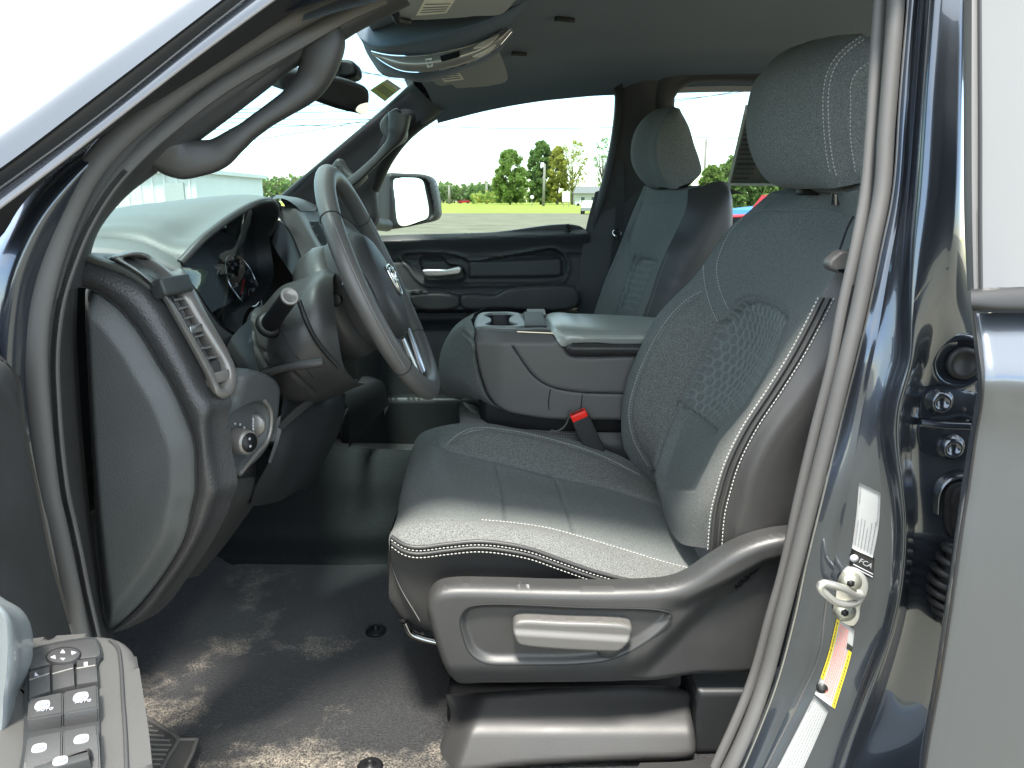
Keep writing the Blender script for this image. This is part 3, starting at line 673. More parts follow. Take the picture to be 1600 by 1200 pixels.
# ------------------------------------------------------------------ driver seat
def pix(V):
    """picture coordinates of world points"""
    r = np.asarray(V)-CAM; f = r[..., 1]*cP-r[..., 2]*sP; up = r[..., 1]*sP+r[..., 2]*cP
    return np.stack([CX+FOC*r[..., 0]/f, CY-FOC*up/f], -1)
def hexes(G, poly, pitch, amp, fade=None):
    """raised honeycomb embossing inside a picture outline of a surface grid"""
    q = pix(G).reshape(-1, 2); s, _ = sd(q, poly); m = sst(-s, 0, 4)
    u = G[:, :, 1]; v = np.concatenate([np.zeros((1, G.shape[1])), np.cumsum(np.linalg.norm(np.diff(G, axis=0), axis=2), 0)], 0)
    v = np.repeat(v[:, v.shape[1]//2:v.shape[1]//2+1], v.shape[1], 1)
    a, b = pitch, pitch*math.sqrt(3)
    def cell(x, y):
        gx, gy = np.mod(x, a)-a/2, np.mod(y, b)-b/2
        return gx, gy
    g1, g2 = cell(u, v), cell(u-a/2, v-b/2)
    k = (g1[0]**2+g1[1]**2) < (g2[0]**2+g2[1]**2)
    gx, gy = np.abs(np.where(k, g1[0], g2[0])), np.abs(np.where(k, g1[1], g2[1]))
    e = pitch/2-np.maximum(gx, gx*0.5+gy*math.sqrt(3)/2)
    h = amp*(1-sst(e, 0.0005, pitch*0.17))*m.reshape(u.shape)
    if fade is not None: h = h*fade(q).reshape(u.shape)
    return h
def dip(surf, poly, depth, soft):
    s, _ = sd(pix(surf.G).reshape(-1, 2), PL(poly) if isinstance(poly, str) else poly)
    surf.disp((-depth*sst(-s, 0, soft)).reshape(surf.G.shape[:2])); return surf

def shb(c, x, y=0):
    c = spl(c, 24); w = np.sin(pi*np.linspace(.01, .99, 24))**.5; return c+np.stack([w*x, np.full(24, y), -.012*(1-w)], 1)
seat = thing('driver_seat', 'dark grey cloth driver seat with honeycomb backrest panel and light stitching', 'car seat', P(860, 1085, 1.2))
b1 = C("1205,300,1.36 1165,335,1.38 1146,350,1.40 1115,392,1.42 1087,430,1.44 1052,465,1.45 1024,497 999,546 978,602 971,665 975,700 992,728 1012,752")
b2 = C("1222,303,1.33 1190,328,1.34 1160,350,1.36 1130,385,1.38 1108,420,1.40 1088,462,1.41 1045,500 1017,546 996,595 985,644 992,686 1017,731 1032,757")
b3 = C("1235,303,1.29 1200,332,1.30 1172,370,1.32 1150,420,1.33 1135,470,1.34 1122,504,1.35 1094,567 1062,630 1034,690 1021,738 1030,765")
b5 = C("1315,301,1.10 1322,346 1292,400,1.08 1262,450 1232,500,1.07 1205,560 1165,630 1122,690 1092,745 1072,800 1066,850")
b6 = C("1330,301,1.04 1335,360,1.02 1308,415,1.0 1268,478 1242,520 1212,573 1178,630 1146,685 1118,738 1100,790 1092,855")
b7 = C("1342,300,1.0 1346,350,.97 1325,390,.96 1285,464,.955 1265,504 1237,556 1202,612 1167,665 1139,721 1125,766 1117,800 1112,858")
b0 = sh(b1, 0.03, 0.012, 0)
bf = Surf([b0, b1, b2, b3, b5, b6, b7], 300, 270)
HEX = PL("1139,487 1157,470 1178,465 1206,473 1227,487 1231,503 1208,565 1170,628 1124,676 1062,632 1094,567 1122,507")
dip(bf, "1139,487 1157,469 1178,464 1206,472 1229,487 1233,505 1208,570 1170,635 1124,690 1085,770 1030,765 1022,738 1062,630 1094,567 1122,507", 0.012, 9)
for l, w, dp in (("1125,506 1094,567 1062,630 1034,690 1021,740", .005, .005), ("1097,440 1111,480 1123,505", .003, .002), ("1097,457 1073,471 1045,500 1017,546 996,595 985,644 992,686 1017,731", .005, .003),
                 ("1062,630 1085,646 1120,674", .004, .006), ("1139,485 1157,469 1178,464 1206,472 1227,485 1231,498", .004, .003),
                 ("1187,329 1250,328 1300,331 1318,338 1322,352 1308,380", .003, .0015), ("1187,329 1162,340 1138,367 1122,405 1120,425 1126,455 1139,485", .003, .0015)):
    bf.groove(l, w, dp)
hx = hexes(bf.G, HEX, 0.0195, 0.0022, lambda q: 0.15+0.85*(1-sst(q[:, 1]-0.55*(1190-q[:, 0]), 560, 660)))
bf.disp(hx)
bf.regions([(1, '1097,457 1073,471 1045,500 1017,546 996,595 985,644 992,686 1017,731 1021,738 1034,690 1062,630 1094,567 1122,506 1110,482'), (1, '1233,500 1285,464 1265,504 1237,556 1202,612 1167,665 1139,721 1125,766 1112,858 1066,850 1085,790 1124,690 1170,630 1208,565')], hx-.0009)
back = bf.build('backrest', ['fabric', 'fabric_melange', 'fabric_ridge'], seat)
vi = Surf([b7, sh(b7, .012, -.008), C("1380,298,.99 1385,350,.96 1362,415,.94 1330,490,.935 1292,560 1248,620 1199,686 1171,745 1160,800 1150,862"),
           sh(b7, .13, .01), sh(b7, .155, .06), sh(b1, .15, -.05), sh(b1, .14, 0), b0], 110, 90)
vi.groove("1330,490 1292,560 1248,620 1199,686 1171,745 1160,800 1147,850", .004, .004)
vi.build('side_bolster', 'vinyl', back)
loft('top_cover', [[b[0] for b in (b0, b1, b2, b3, b5, b6, b7)], [sh(b[0], .05, 0, .012) for b in (b0, b1, b2, b3, b5, b6, b7)], [sh(b7[0], .13, .03, -.01)]*0 or [sh(b[0], .13, 0, -.012) for b in (b0, b1, b2, b3, b5, b6, b7)]], 30, 8, 'fabric', back)
stitch(bf, [("1097,457 1073,471 1045,500 1017,546 996,595 985,644 992,686 1017,731", (-.0032, .0032)), ("1099,413 1101,441 1111,480 1122,504", (0,)),
            ("1160,341 1138,367 1122,405 1120,425 1126,455 1139,485", (0,))], back)
stitch(bf, ["1160,341 1187,329 1250,328 1300,331 1318,338 1322,352 1313,371"], back, 'thread_dim')
sb7 = spl(b7[3:], 160)
V, F = join(dashes(sh(sb7, -.0065, -.0035), np.tile(V3(-.35, -.93, .1), (160, 1)))+dashes(sh(sb7, .0105, -.0100), np.tile(V3(.05, -1, 0), (160, 1)))); mesh('stitching', V, F, 'thread', back, smooth=False, kind='stuff')
tube('piping', spl(sh(b7[3:], -.001, -.003), 80), 0.0028, 'vinyl', back, k=8)
tube('piping', spl(sh(b7[3:], .006, -.0075), 80), 0.0024, 'vinyl', back, k=8)

# headrest
h1 = C("1260,66,1.33 1215,95 1193,140 1186,190 1190,235 1210,283")
h2 = C("1339,53,1.22 1285,60 1236,84 1194,115 1180,147 1173,189 1175,224 1187,262 1204,285 1225,294")
h3 = C("1348,54,1.12 1302,66 1262,95 1243,130 1236,190 1242,245 1262,285 1275,295")
h4 = C("1352,57,1.07 1322,76 1300,105 1291,140 1290,196 1295,245 1303,280 1310,293")
h5 = C("1372,60,1.055 1345,95 1330,130 1328,160 1328,217 1335,262 1345,286")
h6 = shb(h4, .105, .0); h7 = shb(h4, .125, .05); h8 = shb(h1, .10, .0)
hr = Surf([h1, h2, h3, h4, h5, h6, h7, h8], 90, 160, closed=True)
hr.groove("1348,58 1320,77 1299,105 1290,140 1290,196 1295,245 1301,276", .003, .0025)
hr.groove("1362,94 1338,113 1329,135 1329,157 1329,217 1337,273", .003, .0015)
hd = hr.build('headrest', 'fabric', seat, cap=True)
stitch(hr, ["1345,57 1317,78 1296,105 1287,140 1287,196 1292,245 1298,274", "1350,62 1324,80 1304,106 1295,140 1295,196 1300,245 1307,276", "1358,97 1338,113 1329,135 1329,157 1329,217 1337,273"], hd)
mesh('post_collar', *join([boxVF(P(1283, 299, 1.2), (.035, 0, 0), (0, .012, 0), (0, 0, .006), .003)]), 'plastic_black', hd)
for q in (1.13, 1.27): tube('headrest_post', [P(1285, 280, q)+V3(.02, 0, 0), P(1285, 320, q)+V3(.02, 0, 0)], .007, 'chrome_dark', hd)

# cushion
c1 = C("640,740,1.46 645,700 657,679 692,667 737,663 811,672 895,688 975,716 1018,750")
c2 = C("632,750,1.41 648,705 690,677 740,671 797,678 860,693 930,714 1000,748 1036,774")
c3 = C("627,765,1.35 645,718 680,694 713,703 755,714 790,722 877,744 965,764 1050,795")
c4 = C("622,800,1.2 634,768 690,752 760,764 850,781 950,799 1065,828")
c5 = C("614,826,1.035 640,808 690,801 752,809 805,816 857,825 910,839 980,861 1032,877 1098,897")
c6 = C("611,832,.985 638,824 700,823 777,826 857,840 927,866 990,888 1080,908")
c7 = C("612,838,.955 630,850 651,855 700,850 742,846 777,848 826,857 875,874 927,892 980,906 1043,915 1088,920")
fr = lambda c: np.vstack([c[:1]+[.035, 0, -.13], c[:1]+[.006, 0, -.07], c[:1]+[-.003, 0, -.03], c])
cf = Surf([sh(fr(c1), .012, .012, -.10), sh(fr(c1), .0, .01, -.03)]+[fr(c) for c in (c1, c2, c3, c4, c5, c6, c7)], 260, 250)
for l, w, dp in (("678,690 700,700 740,711 790,722 877,744 965,764 1040,790", .007, .007), ("776,726 783,755 788,790 789,812", .003, .004), ("858,737 870,752 880,780 890,808 897,832", .003, .004),
                 ("752,812 805,817 857,825 910,839 980,860 1032,876 1090,893", .0035, .0025), ("697,700 708,688 720,679 755,670 797,674 860,688 930,710 1000,744", .004, .0025), ("613,830 628,818 650,813 700,812 752,812", .003, .001)):
    cf.groove(l, w, dp)
cf.regions([(1, '613,830 628,818 650,813 700,812 752,812 805,817 857,825 910,839 980,860 1032,876 1098,895 1088,925 927,895 826,860 742,848 651,858 612,842'), (1, '697,700 708,688 720,679 755,670 797,674 860,688 930,710 1000,744 1040,790 965,764 877,744 790,722 740,711')])
cush = cf.build('seat_cushion', ['fabric', 'fabric_melange'], seat)
c8 = C("609,885,.964 640,888 700,888 777,888 875,900 980,920 1088,940")
c9 = C("616,945,.985 630,968 668,985 740,990 875,990 1088,990")
cv = Surf([sh(c7, 0, -.002, -.003), c8, c9, sh(c9, .02, .06, -.01)], 120, 50)
side = cv.build('cushion_side', 'vinyl', cush)
fl = Surf([fr(c)[:3] for c in (c1, c3, c5, c7)], 12, 30); 
loft('cushion_front', [C("612,838,.955 609,860,.962 609,885,.964 612,920,.976 616,945,.985 630,969"), C("610,832,1.1 606,870 606,900 612,940 620,955 640,975"), C("620,800,1.3 618,840 620,880 626,900 640,930 660,950")], 40, 14, 'vinyl', cush)
pp = spl(sh(c7, 0, -.0035, .0015), 120); tube('piping', pp, .003, 'vinyl', cush, k=8)
tube('piping', sh(pp, 0, -.002, -.0085), .0026, 'vinyl', cush, k=8)
stitch(cf, [("697,700 708,688 720,679 735,672 755,670 797,674 860,688 930,710 1000,744", (-.0032, .0032)), "752,812 805,817 857,825 910,839 980,860 1032,876 1095,892"], cush)
nn = np.tile(V3(0, -.9, .4), (120, 1))
V, F = join(dashes(sh(pp, 0, -.0035, -.0035), nn)+dashes(sh(pp, 0, -.003, -.014), nn)); mesh('stitching', V, F, 'thread', cush, smooth=False, kind='stuff')

# outer trim shield with recline handle
SH = spl(PL("668,976 664,955 669,938 682,926 705,921 770,921 875,924 980,924 1050,919 1078,909 1110,888 1150,863 1194,846 1240,838 1300,836 1290,960 1270,1050 1200,1074 1092,1079 945,1081 760,1083 714,1083 703,1072 690,1045"), 260, closed=True)
INN = spl(PL("719,968 728,951 749,945 910,949 1035,954 1050,960 1046,973 1000,1009 955,1030 910,1037 805,1038 756,1035 735,1021 724,997"), 120, closed=True)
def sh_h(p, s):
    y = p[:, 1]; si, _ = sd(p, INN)
    ledge = np.interp(p[:, 0], [660, 960, 1010, 1075, 1130, 1190, 1300], [1052, 1050, 1030, 975, 925, 885, 860])
    scoop = np.interp(p[:, 0], [660, 1000, 1075, 1130, 1200, 1300], [935, 936, 930, 905, 870, 850])
    h = -0.014*sst(y, ledge-14, ledge+40)                       # lower part tucks in
    h = h-0.009*sst(-si, 0, 10)
    h = h-0.013*sst(p[:, 0], 1010, 1110)*sst(y, scoop, scoop+30)
    return h
shield = relief('side_shield', SH, 0.895, 'plastic', seat, sh_h, edge=.016, edge_px=15, res=2.5, thick=.018)
loop = spl(PL("719,968 728,951 749,945 910,949 1035,954 1050,960 1046,973 1000,1009 955,1030 910,1037 805,1038 756,1035 735,1021 724,997"), 120, closed=True)
pl9 = Plane(.8955)
tube('shield_groove', pl9.pts(loop), .0012, 'seam_dark', shield, closed=True, up=(0, -1, 0), k=6)
HD = spl(PL("801,985 805,977 815,974 875,976 980,981 989,985 989,994 980,1010 968,1020 958,1021 818,1012 808,1008"), 90, closed=True)
relief('recline_handle', HD, 0.878, 'handle_grey', shield, lambda p, s: -.005*sst(-(p[:, 1]-(990+.06*(p[:, 0]-800))), -4, 6), edge=.006, edge_px=6, res=1.2, thick=.03)
V, F = lathe(P(952, 1014, .892), (0, -1, 0), [(.0, -.01), (.017, -.01), (.017, -.004), (.015, -.002), (0, -.002)], 28); mesh('handle_pivot', V, F, 'plastic', shield)
a0, an = hit(shield, 1150, 921); a1, _ = hit(shield, 1178, 895)
text('airbag_mark', 'AIRBAG', a0+an*.0012, a1-a0, np.cross(an, a1-a0), .0125, 'plastic_black', shield, ext=.0012)

# base riser under the seat, carpet edge rail
base = relief('seat_riser', spl(PL("690,1085 700,1085 1090,1082 1086,1110 1088,1180 1075,1186 950,1192 800,1202 720,1212 690,1206 680,1185 690,1150 700,1120"), 160, closed=True), (P(700, 1090, .95), P(1080, 1090, .95), P(880, 1195, .90)), 'plastic', seat,
              lambda p, s: -.03*sst(-(p[:, 0]-(735-(p[:, 1]-1090)*.35)), -25, 25)-.03*(1-sst(p[:, 1], 1075, 1150)), edge=.012, edge_px=12, res=5, thick=.2)
relief('riser_cover', PL("1091,1080 1230,1080 1215,1185 1150,1180 1086,1180"), .93, 'plastic_dark', seat, edge=.004, res=6, thick=.1)
tube('seat_rail', C("633,972,.97 642,990 660,998 690,1005", .97), .005, 'chrome_dark', seat, n=16)
tube('seat_rail', C("628,966,.98 640,985 660,994", .98), .006, 'plastic_black', seat, n=16)
mesh('frame_pan', *join([boxVF(P(880, 1010, 1.2)+V3(0, 0, .0), (.19, 0, .0), (0, .2, 0), (0, 0, .04), .01), boxVF(P(900, 1060, 1.2)+V3(0, 0, -.07), (.15, 0, 0), (0, .17, 0), (0, 0, .10), .01)]), 'plastic_black', seat)

# ------------------------------------------------------------------ passenger seat
ps = thing('passenger_seat', 'dark grey cloth passenger seat beyond the console with its dark side panel in view', 'car seat', P(940, 700, 2.1))
p1 = C("1008,290,2.25 990,330,2.29 976,365 962,400,2.33 945,440 935,470 925,500 915,540 912,600")
p2 = C("1012,292,2.22 998,330,2.25 985,370,2.27 970,410,2.28 955,450 945,480 937,510 930,560 930,600")
p3 = C("1018,296,2.18 1003,340,2.2 992,395,2.2 985,420 972,450 962,490 950,540 948,605")
p4 = C("1050,297,2.0 1047,330 1035,370 1023,405 1012,440 1000,475 985,520 975,610")
p5 = C("1062,297,1.95 1062,325,1.93 1050,365 1036,395,1.92 1024,425 1010,465 997,510 985,615")
p6 = C("1075,296,1.9 1072,325,1.88 1056,362 1040,395,1.87 1028,425 1016,462 1003,500 992,620")
pf = Surf([sh(p1, .03, .01), p1, p2, p3, p4, p5, p6], 150, 150)
dip(pf, "987,408 1000,400 1018,402 1027,408 1012,445 1000,478 985,520 950,540 962,490 975,450", .012, 4)
for l, w, dp in (("992,400 975,450 962,490 955,520", .006, .006), ("987,408 1000,400 1018,402 1027,408", .005, .004), ("1003,318 1052,320", .005, .003), ("965,405 950,440 940,475", .006, .003), ("1003,318 985,370 985,400 992,425", .005, .003)): pf.groove(l, w, dp)
hx2 = hexes(pf.G, PL("987,408 1000,400 1018,402 1027,408 1012,445 1000,478 960,500 962,490 972,450"), .022, .0025)
pf.disp(hx2); pf.regions([], hx2-.001)
pb = pf.build('backrest', ['fabric', 'fabric_melange', 'fabric_ridge'], ps)
pv = Surf([p6, sh(p6, .01, -.008), C("1108,286,1.88 1105,330,1.85 1090,380,1.84 1072,430 1055,480 1040,520 1025,620"), C("1130,283,1.9 1140,300,1.87 1142,345,1.86 1135,400 1120,450 1105,500 1085,620"), sh(C("1130,283,1.9 1140,300,1.87 1142,345,1.86 1135,400 1120,450 1105,500 1085,620"), .02, .06), sh(p1, .18, 0), sh(p1, .03, .01)], 60, 60)
pv.groove("1095,390 1060,430 1030,470", .004, .003)
pv.build('side_bolster', 'vinyl', pb)
stitch(pf, [("1036,400 1026,425 1014,462 1001,498", (0,))], pb, 'thread_dim'); stitch(pv, ["1044,398 1032,427 1020,464 1008,500"], pb, 'thread_dim')
stitch(pf, ["1003,318 1052,320", "1003,318 985,370 985,400 992,425", ("965,405 950,440 940,475", (0,))], pb, 'thread_dim')
loft('top_cover', [[b[0] for b in (p1, p3, p4, p6)], [sh(b[0], .06, 0, .01) for b in (p1, p3, p4, p6)], [sh(b[0], .14, 0, -.01) for b in (p1, p3, p4, p6)]], 20, 8, 'fabric', pb)
q1 = C("1030,172,2.22 1005,200 997,235 1000,262 1015,288")
q2 = C("1049,165,2.12 1018,175 997,200 988,231 990,259 1004,283 1018,294 1030,296")
q3 = C("1052,166,2.02 1030,182 1018,205 1012,235 1018,268 1032,292")
q4 = C("1056,168,1.97 1040,185 1032,205 1028,235 1034,268 1048,295")
q5 = C("1060,169,1.95 1062,190 1066,220 1072,250 1072,282 1060,293")
q6 = C("1062,170,1.96 1074,196 1082,225 1090,250 1093,270 1080,285")
ph = Surf([q1, q2, q3, q4, q5, q6, shb(q6, .01, .05), shb(q1, .10, 0)], 60, 110, closed=True)
ph.groove("1052,168 1038,186 1031,206 1027,235 1033,268 1045,292", .004, .003)
phd = ph.build('headrest', 'fabric', ps, cap=True)
for q in (2.03, 2.17): tube('headrest_post', [P(1045, 280, q)+V3(.02, 0, 0), P(1045, 320, q)+V3(.02, 0, 0)], .007, 'chrome_dark', phd)
mesh('seat_cushion', *boxVF(P(930, 690, 2.1)+V3(-.16, 0, 0), (.24, 0, .015), (0, .23, 0), (0, 0, .06), .04), 'fabric', ps)

# ------------------------------------------------------------------ folding centre console
con = thing('center_console', 'dark grey folding centre armrest console with twin cup holders', 'console', P(860, 715, 1.66))
K = spl(PL("742,522 790,520 869,521 877,537 885,549 893,556 1000,556 1060,558 1060,660 970,657 860,656 822,651 797,646 777,636 762,618 752,593 745,565 741,540"), 200, closed=True)
ks = relief('side_panel', K, 1.47, 'vinyl_console', con, lambda p, s: -.018*(1-sst(p[:, 1], 518, 540))*(p[:, 0] < 868)-.003*np.exp(-(dseg(p, spl(PL("801,541 815,562 835,588 858,603 900,612 975,615"), 40))/1.6)**2)-.010*sst(-(p[:, 0]), -790, -740), edge=.006, edge_px=5, res=2.5, thick=.02)
mesh('console_core', *boxVF(P(870, 600, 1.66)+V3(0, 0, -.02), (.17, 0, 0), (0, .165, 0), (0, 0, .055), .02), 'plastic_black', con)
relief('far_side_panel', K, 1.86, 'vinyl', con, res=6, thick=.02)
kp = Plane(1.468)
tube('seam', kp.pts(spl(PL("801,541 815,562 835,588 858,603 900,612 975,615"), 50)), .0012, 'seam_dark', ks, k=6)
for l in ("860,608 857,630 858,640", "910,616 908,635 906,645"): tube('seam', kp.pts(spl(PL(l), 10)), .0009, 'seam_dark', ks, k=6)
e1 = C("742,517,1.48 740,535,1.472 745,565 752,593 762,618 777,636 797,646")
e0 = C("738,505,1.50 732,520,1.485 736,550 742,585 750,612 762,628 775,637,1.485")
e2 = C("735,500,1.54 712,513,1.56 700,535,1.58 697,565 700,595 712,614 730,622")
e3 = C("738,497,1.64 706,518 690,547 686,570 687,595 695,617 718,625")
fro = Surf([e1, e0, e2, e3, sh(e3, .004, .1), sh(e3, .03, .19)], 60, 60)
fro.groove("722,519 738,533 741,560 747,588 758,618 775,636", .004, .003)
fr_o = fro.build('front_cover', 'fabric', con)
stitch(fro, [("724,523 737,537 740,560 746,588 757,616 772,634", (0,))], fr_o, 'thread_dim')
# top deck, cup holder tray
zt = P(800, 520, 1.49)[2]
deck = loft('top_deck', [C("812,518,1.485 840,518 868,519"), C("816,507,1.55 840,507 862,507"), C("812,498,1.66 830,498 856,498"), C("806,490,1.84 830,490 850,490")], 30, 16, 'plastic_dark', con)
TR = spl(PL("741,510 744,494 752,488 770,487 800,487 812,489 817,495 825,506 818,509 812,510 756,510"), 90, closed=True)
zt2 = P(780, 510, 1.54)[2]+.004
def zpl(q, z): return np.array([PZ(a, b, z) for a, b in q])
tray_o = zpl(TR, zt2)
cA, cB = PZ(768, 492.5, zt2)+V3(.012, 0, 0), PZ(787, 502, zt2)
cc = PZ(783, 498, zt2)
HOLE = spl(PL("757,493 763,489.5 780,488.5 798,489.5 803,492.5 797,495 795,499 799,503 810,505.5 802,508 783,508.8 764,507.5 758,505 766,502.5 768,498 764,495"), 96, closed=True)
ho = zpl(HOLE, zt2)
def byang(q, n=96):
    c2 = np.array([783, 498.5]); a_ = np.arctan2((q[:, 1]-c2[1])*3, q[:, 0]-c2[0]); k = np.argsort(a_); qs, a_ = q[k], a_[k]; t_ = np.linspace(-pi, pi, n, endpoint=False)
    return np.stack([np.interp(t_, np.r_[a_-2*pi, a_, a_+2*pi], np.r_[qs[:, j], qs[:, j], qs[:, j]]) for j in (0, 1)], 1)
to, hi = zpl(byang(spl(TR, 400, closed=True)), zt2), zpl(byang(spl(HOLE, 400, closed=True)), zt2)
mid = lambda k: to*(1-k)+hi*k
rings = [to+V3(0, 0, -.045), to+V3(0, 0, -.004), mid(.05)+V3(0, 0, -.0008), mid(.2), mid(.85), mid(.97)+V3(0, 0, -.001), hi+V3(0, 0, -.005)]
tr = mesh('cup_tray', np.vstack(rings), gridF(len(rings), 96, True), 'tray_grey', con, sharp=60)
hc_ = hi.mean(0); bot = hc_+(hi-hc_)*.9+V3(0, 0, -.075)
mesh('cup_well', np.vstack([hi+V3(0, 0, -.005), bot, bot.mean(0)[None]]), gridF(2, 96, True)+[(96+i, 96+(i+1) % 96, 192) for i in range(96)], 'plastic_black', tr)
mesh('storage_slot', *boxVF(P(835, 503, 1.62), (.022, 0, 0), (0, .10, 0), (0, 0, .008), .002), 'plastic_black', con)
mesh('slot_lip', *boxVF(P(838, 491, 1.74), (.022, 0, 0), (0, .05, 0), (0, 0, .006), .003), 'handle_grey', con)
tube('chrome_strip', C("808,518,1.478 868,520.5,1.478"), .0017, 'chrome', con, n=8, k=6)
# armrest lid: upper pad and lower tray
l0 = C("850,500,1.66 862,512,1.50 872,524,1.465 882,540,1.458")
def lidrow(px0, px1, k): return None
lid = Surf([C("850,503,1.80 852,507,1.60 866,524,1.47 878,541,1.462 890,541,1.47"), C("850,494,1.80 856,498,1.60 872,515,1.475 884,532,1.458 893,538,1.462"),
            C("858,490,1.80 866,493,1.60 880,513,1.478 890,528,1.456 897,537,1.462"), C("900,490,1.80 905,494,1.60 915,515,1.478 915,528,1.456 915,537,1.462"),
            C("960,492,1.80 965,497,1.60 970,517,1.478 968,528,1.456 968,537,1.462"), C("1040,497,1.80 1050,502,1.60 1055,518,1.478 1050,528,1.456 1050,538,1.462")], 60, 80)
lid.groove("880,517 950,519 1020,520", .003, .002)
lo = lid.build('armrest_lid', 'vinyl_armrest_skylit', con)
stitch(lid, ["878,516 950,518 1030,520"], lo, 'thread_dim')
loft('lid_tray', [C("884,541,1.462 890,538.5,1.457 915,538 970,538 1055,539"), C("885,547,1.456 892,544,1.45 915,544 970,544 1055,545"), C("888,553,1.458 895,552,1.453 915,552 970,552 1055,553"), C("893,556,1.47 900,556,1.47 915,556 970,556 1055,557")], 40, 16, 'vinyl', con)
tube('seam', C("893,537,1.459 930,536,1.459 960,538,1.459 1040,537,1.459"), .0012, 'seam_dark', lo, n=30, k=6)
# middle seat base below
jb = thing('jump_seat_base', 'low vinyl middle seat base under the centre console', 'seat base', P(850, 730, 1.66))
js = Surf([C("718,640,1.75 722,632,1.75 760,640 860,655 990,660"), C("717,640,1.55 722,634,1.56 760,645 860,659 990,664"), C("718,648,1.50 725,650 760,655 860,668 990,672"), C("719,665,1.49 730,668 760,670 860,680 990,690"), C("722,700,1.49 730,705 760,710 860,715 990,720")], 60, 40)
js.groove("722,650 740,668 800,668 870,676 970,680", .003, .002)
jo = js.build('seat_base_cover', 'vinyl', jb)
stitch(js, [("808,668 860,675 900,678", (0, .006)), ("890,652 970,656", (0,)), ("880,655 970,659", (0,))], jo, 'thread_dim')
loft('front_face', [C("718,640,1.75 718,648,1.5 719,665,1.49"), C("722,700,1.75 722,700,1.5 722,705,1.49")], 12, 4, 'vinyl', jb)
# buckle
bk = thing('seat_belt_buckle', 'black seat belt buckle with a red release button beside the driver seat', 'buckle', P(930, 712, 1.45))
a, b = P(906, 652, 1.44), P(932, 708, 1.45); ax = (b-a); L = np.linalg.norm(ax); ax /= L; wv = P(920, 645, 1.43)-P(893, 655, 1.43); wl_ = np.linalg.norm(wv)/2; wv /= 2*wl_
wv = wv-(wv@ax)*ax; wv /= np.linalg.norm(wv); dv = np.cross(ax, wv)
mesh('buckle_body', *boxVF((a+b)/2, ax*L/2, wv*wl_*1.02, dv*.011, .004), 'webbing', bk)
mesh('release_button', *boxVF(a-ax*.004, ax*.008, wv*wl_*.9, dv*.009, .002), 'red_button', bk)
mesh('button_slot', *boxVF(a-ax*.0105, ax*.002, wv*wl_*.72, dv*.003, .0008), 'plastic_black', bk)
for k in range(4): mesh('grip_ridge', *boxVF(a+ax*(.012+k*.005)-dv*.0105, ax*.0012, wv*wl_*.9, dv*.0012), 'plastic_black', bk)
mesh('buckle_strap', *boxVF(b+ax*.025, ax*.03, wv*wl_*.75, dv*.006, .003), 'plastic_black', bk)
tube('elastic_cord', C("892,640,1.452 888,655 880,668 868,674 862,672 858,676"), .0016, 'handle_grey', jb, n=20, k=6)
# ------------------------------------------------------------------ cab shell
cab = thing('truck_cab', 'dark navy pickup truck cab around the open driver doorway', 'truck cab', (0.1, 1.6, .45))
# headliner: curves along the vehicle, from the driver side to the passenger side
def roofz(x, y):
    lat = np.interp(y, [.80, .95, 1.15, 1.65, 2.1, 2.25, 2.35], [-.17, -.06, -.015, 0, -.015, -.05, -.11])
    lon = np.interp(x, [-.42, -.3, -.12, .15, .6, 1.7], [.255, .295, .345, .39, .405, .395])
    return ZC+lat+lon
ys = [.84, .92, 1.05, 1.3, 1.65, 2.0, 2.18, 2.27, 2.33]
hl = Surf([[V3(x, y, roofz(x, y)) for x in (np.linspace(-.215-.05*(1-abs(y-1.6)/.75), 1.7, 14))] for y in ys], 60, 50)
hlo = hl.build('headliner', 'headliner', cab)
loft('roof', [[V3(x, y, roofz(x, min(max(y, .84), 2.3))+.055-(.05 if y in (.81, 2.42) else 0)) for x in np.linspace(-.27, 1.75, 12)] for y in (.81, .88, 1.05, 1.65, 2.1, 2.3, 2.42)], 30, 30, 'paint', cab)
for px, py, dd, a in ((882, 75, 1.75, .035), (811, 99, 2.0, .03)):
    c = PZ(px, py, 0)*0+P(px, py, dd); x = c[0]; z = roofz(c[0], dd); c = V3(x, dd, z-.006)
    mesh('coat_hook', *boxVF(c, (a*.6, a*.25, 0), (-.002, .006, 0), (0, 0, .005), .003), 'plastic_dark', hlo)
# windshield
def wsx(f, y): return None
wb = [V3(-.60, .90, ZC-.03), V3(-.80, 1.2, ZC-.035), V3(-.86, 1.6, ZC-.035), V3(-.82, 2.0, ZC-.035), V3(-.70, 2.30, ZC-.03)]
wt = [V3(-.10, .93, ZC+.25), V3(-.25, 1.25, ZC+.33), V3(-.29, 1.6, ZC+.345), V3(-.240, 1.95, ZC+.36), V3(-.19, 2.22, ZC+.355)]
wm = [(a+b)/2+V3(-.012, 0, .010) for a, b in zip(wb, wt)]
ws = Surf([wb, wm, wt], 40, 20); wso = ws.build('windshield', 'glass_front', cab)
# passenger side: windshield pillar trim, door frame, rear post, all on the inward leaning side
def yin(z): return 2.46-.33*max(0, z-ZC+.02)                    # side lean above the belt
AP = C("437,309,2.30 470,281 520,239 570,197 612,161 645,131,2.20")
AP1 = C("450,330,2.33 492,292 540,250 590,208 630,178 664,150,2.22")
AP2 = C("470,360,2.37 530,330 575,290 600,255 640,212 690,172,2.27")
AP3 = C("520,372,2.40 582,345 588,290 612,250 645,208 700,170,2.30")
AP4 = C("540,372,2.44 590,350 590,284 612,250 646,208 702,172,2.36")
ap = loft('pillar_trim', [sh(AP, -.02, .05), AP, AP1, AP2, AP3, AP4], 50, 30, 'pillar_trim', cab)
relief('header_corner', PL('628,116 700,108 745,126 705,176 664,166 640,142'), 2.345, 'pillar_trim', cab, res=6, thick=.02)
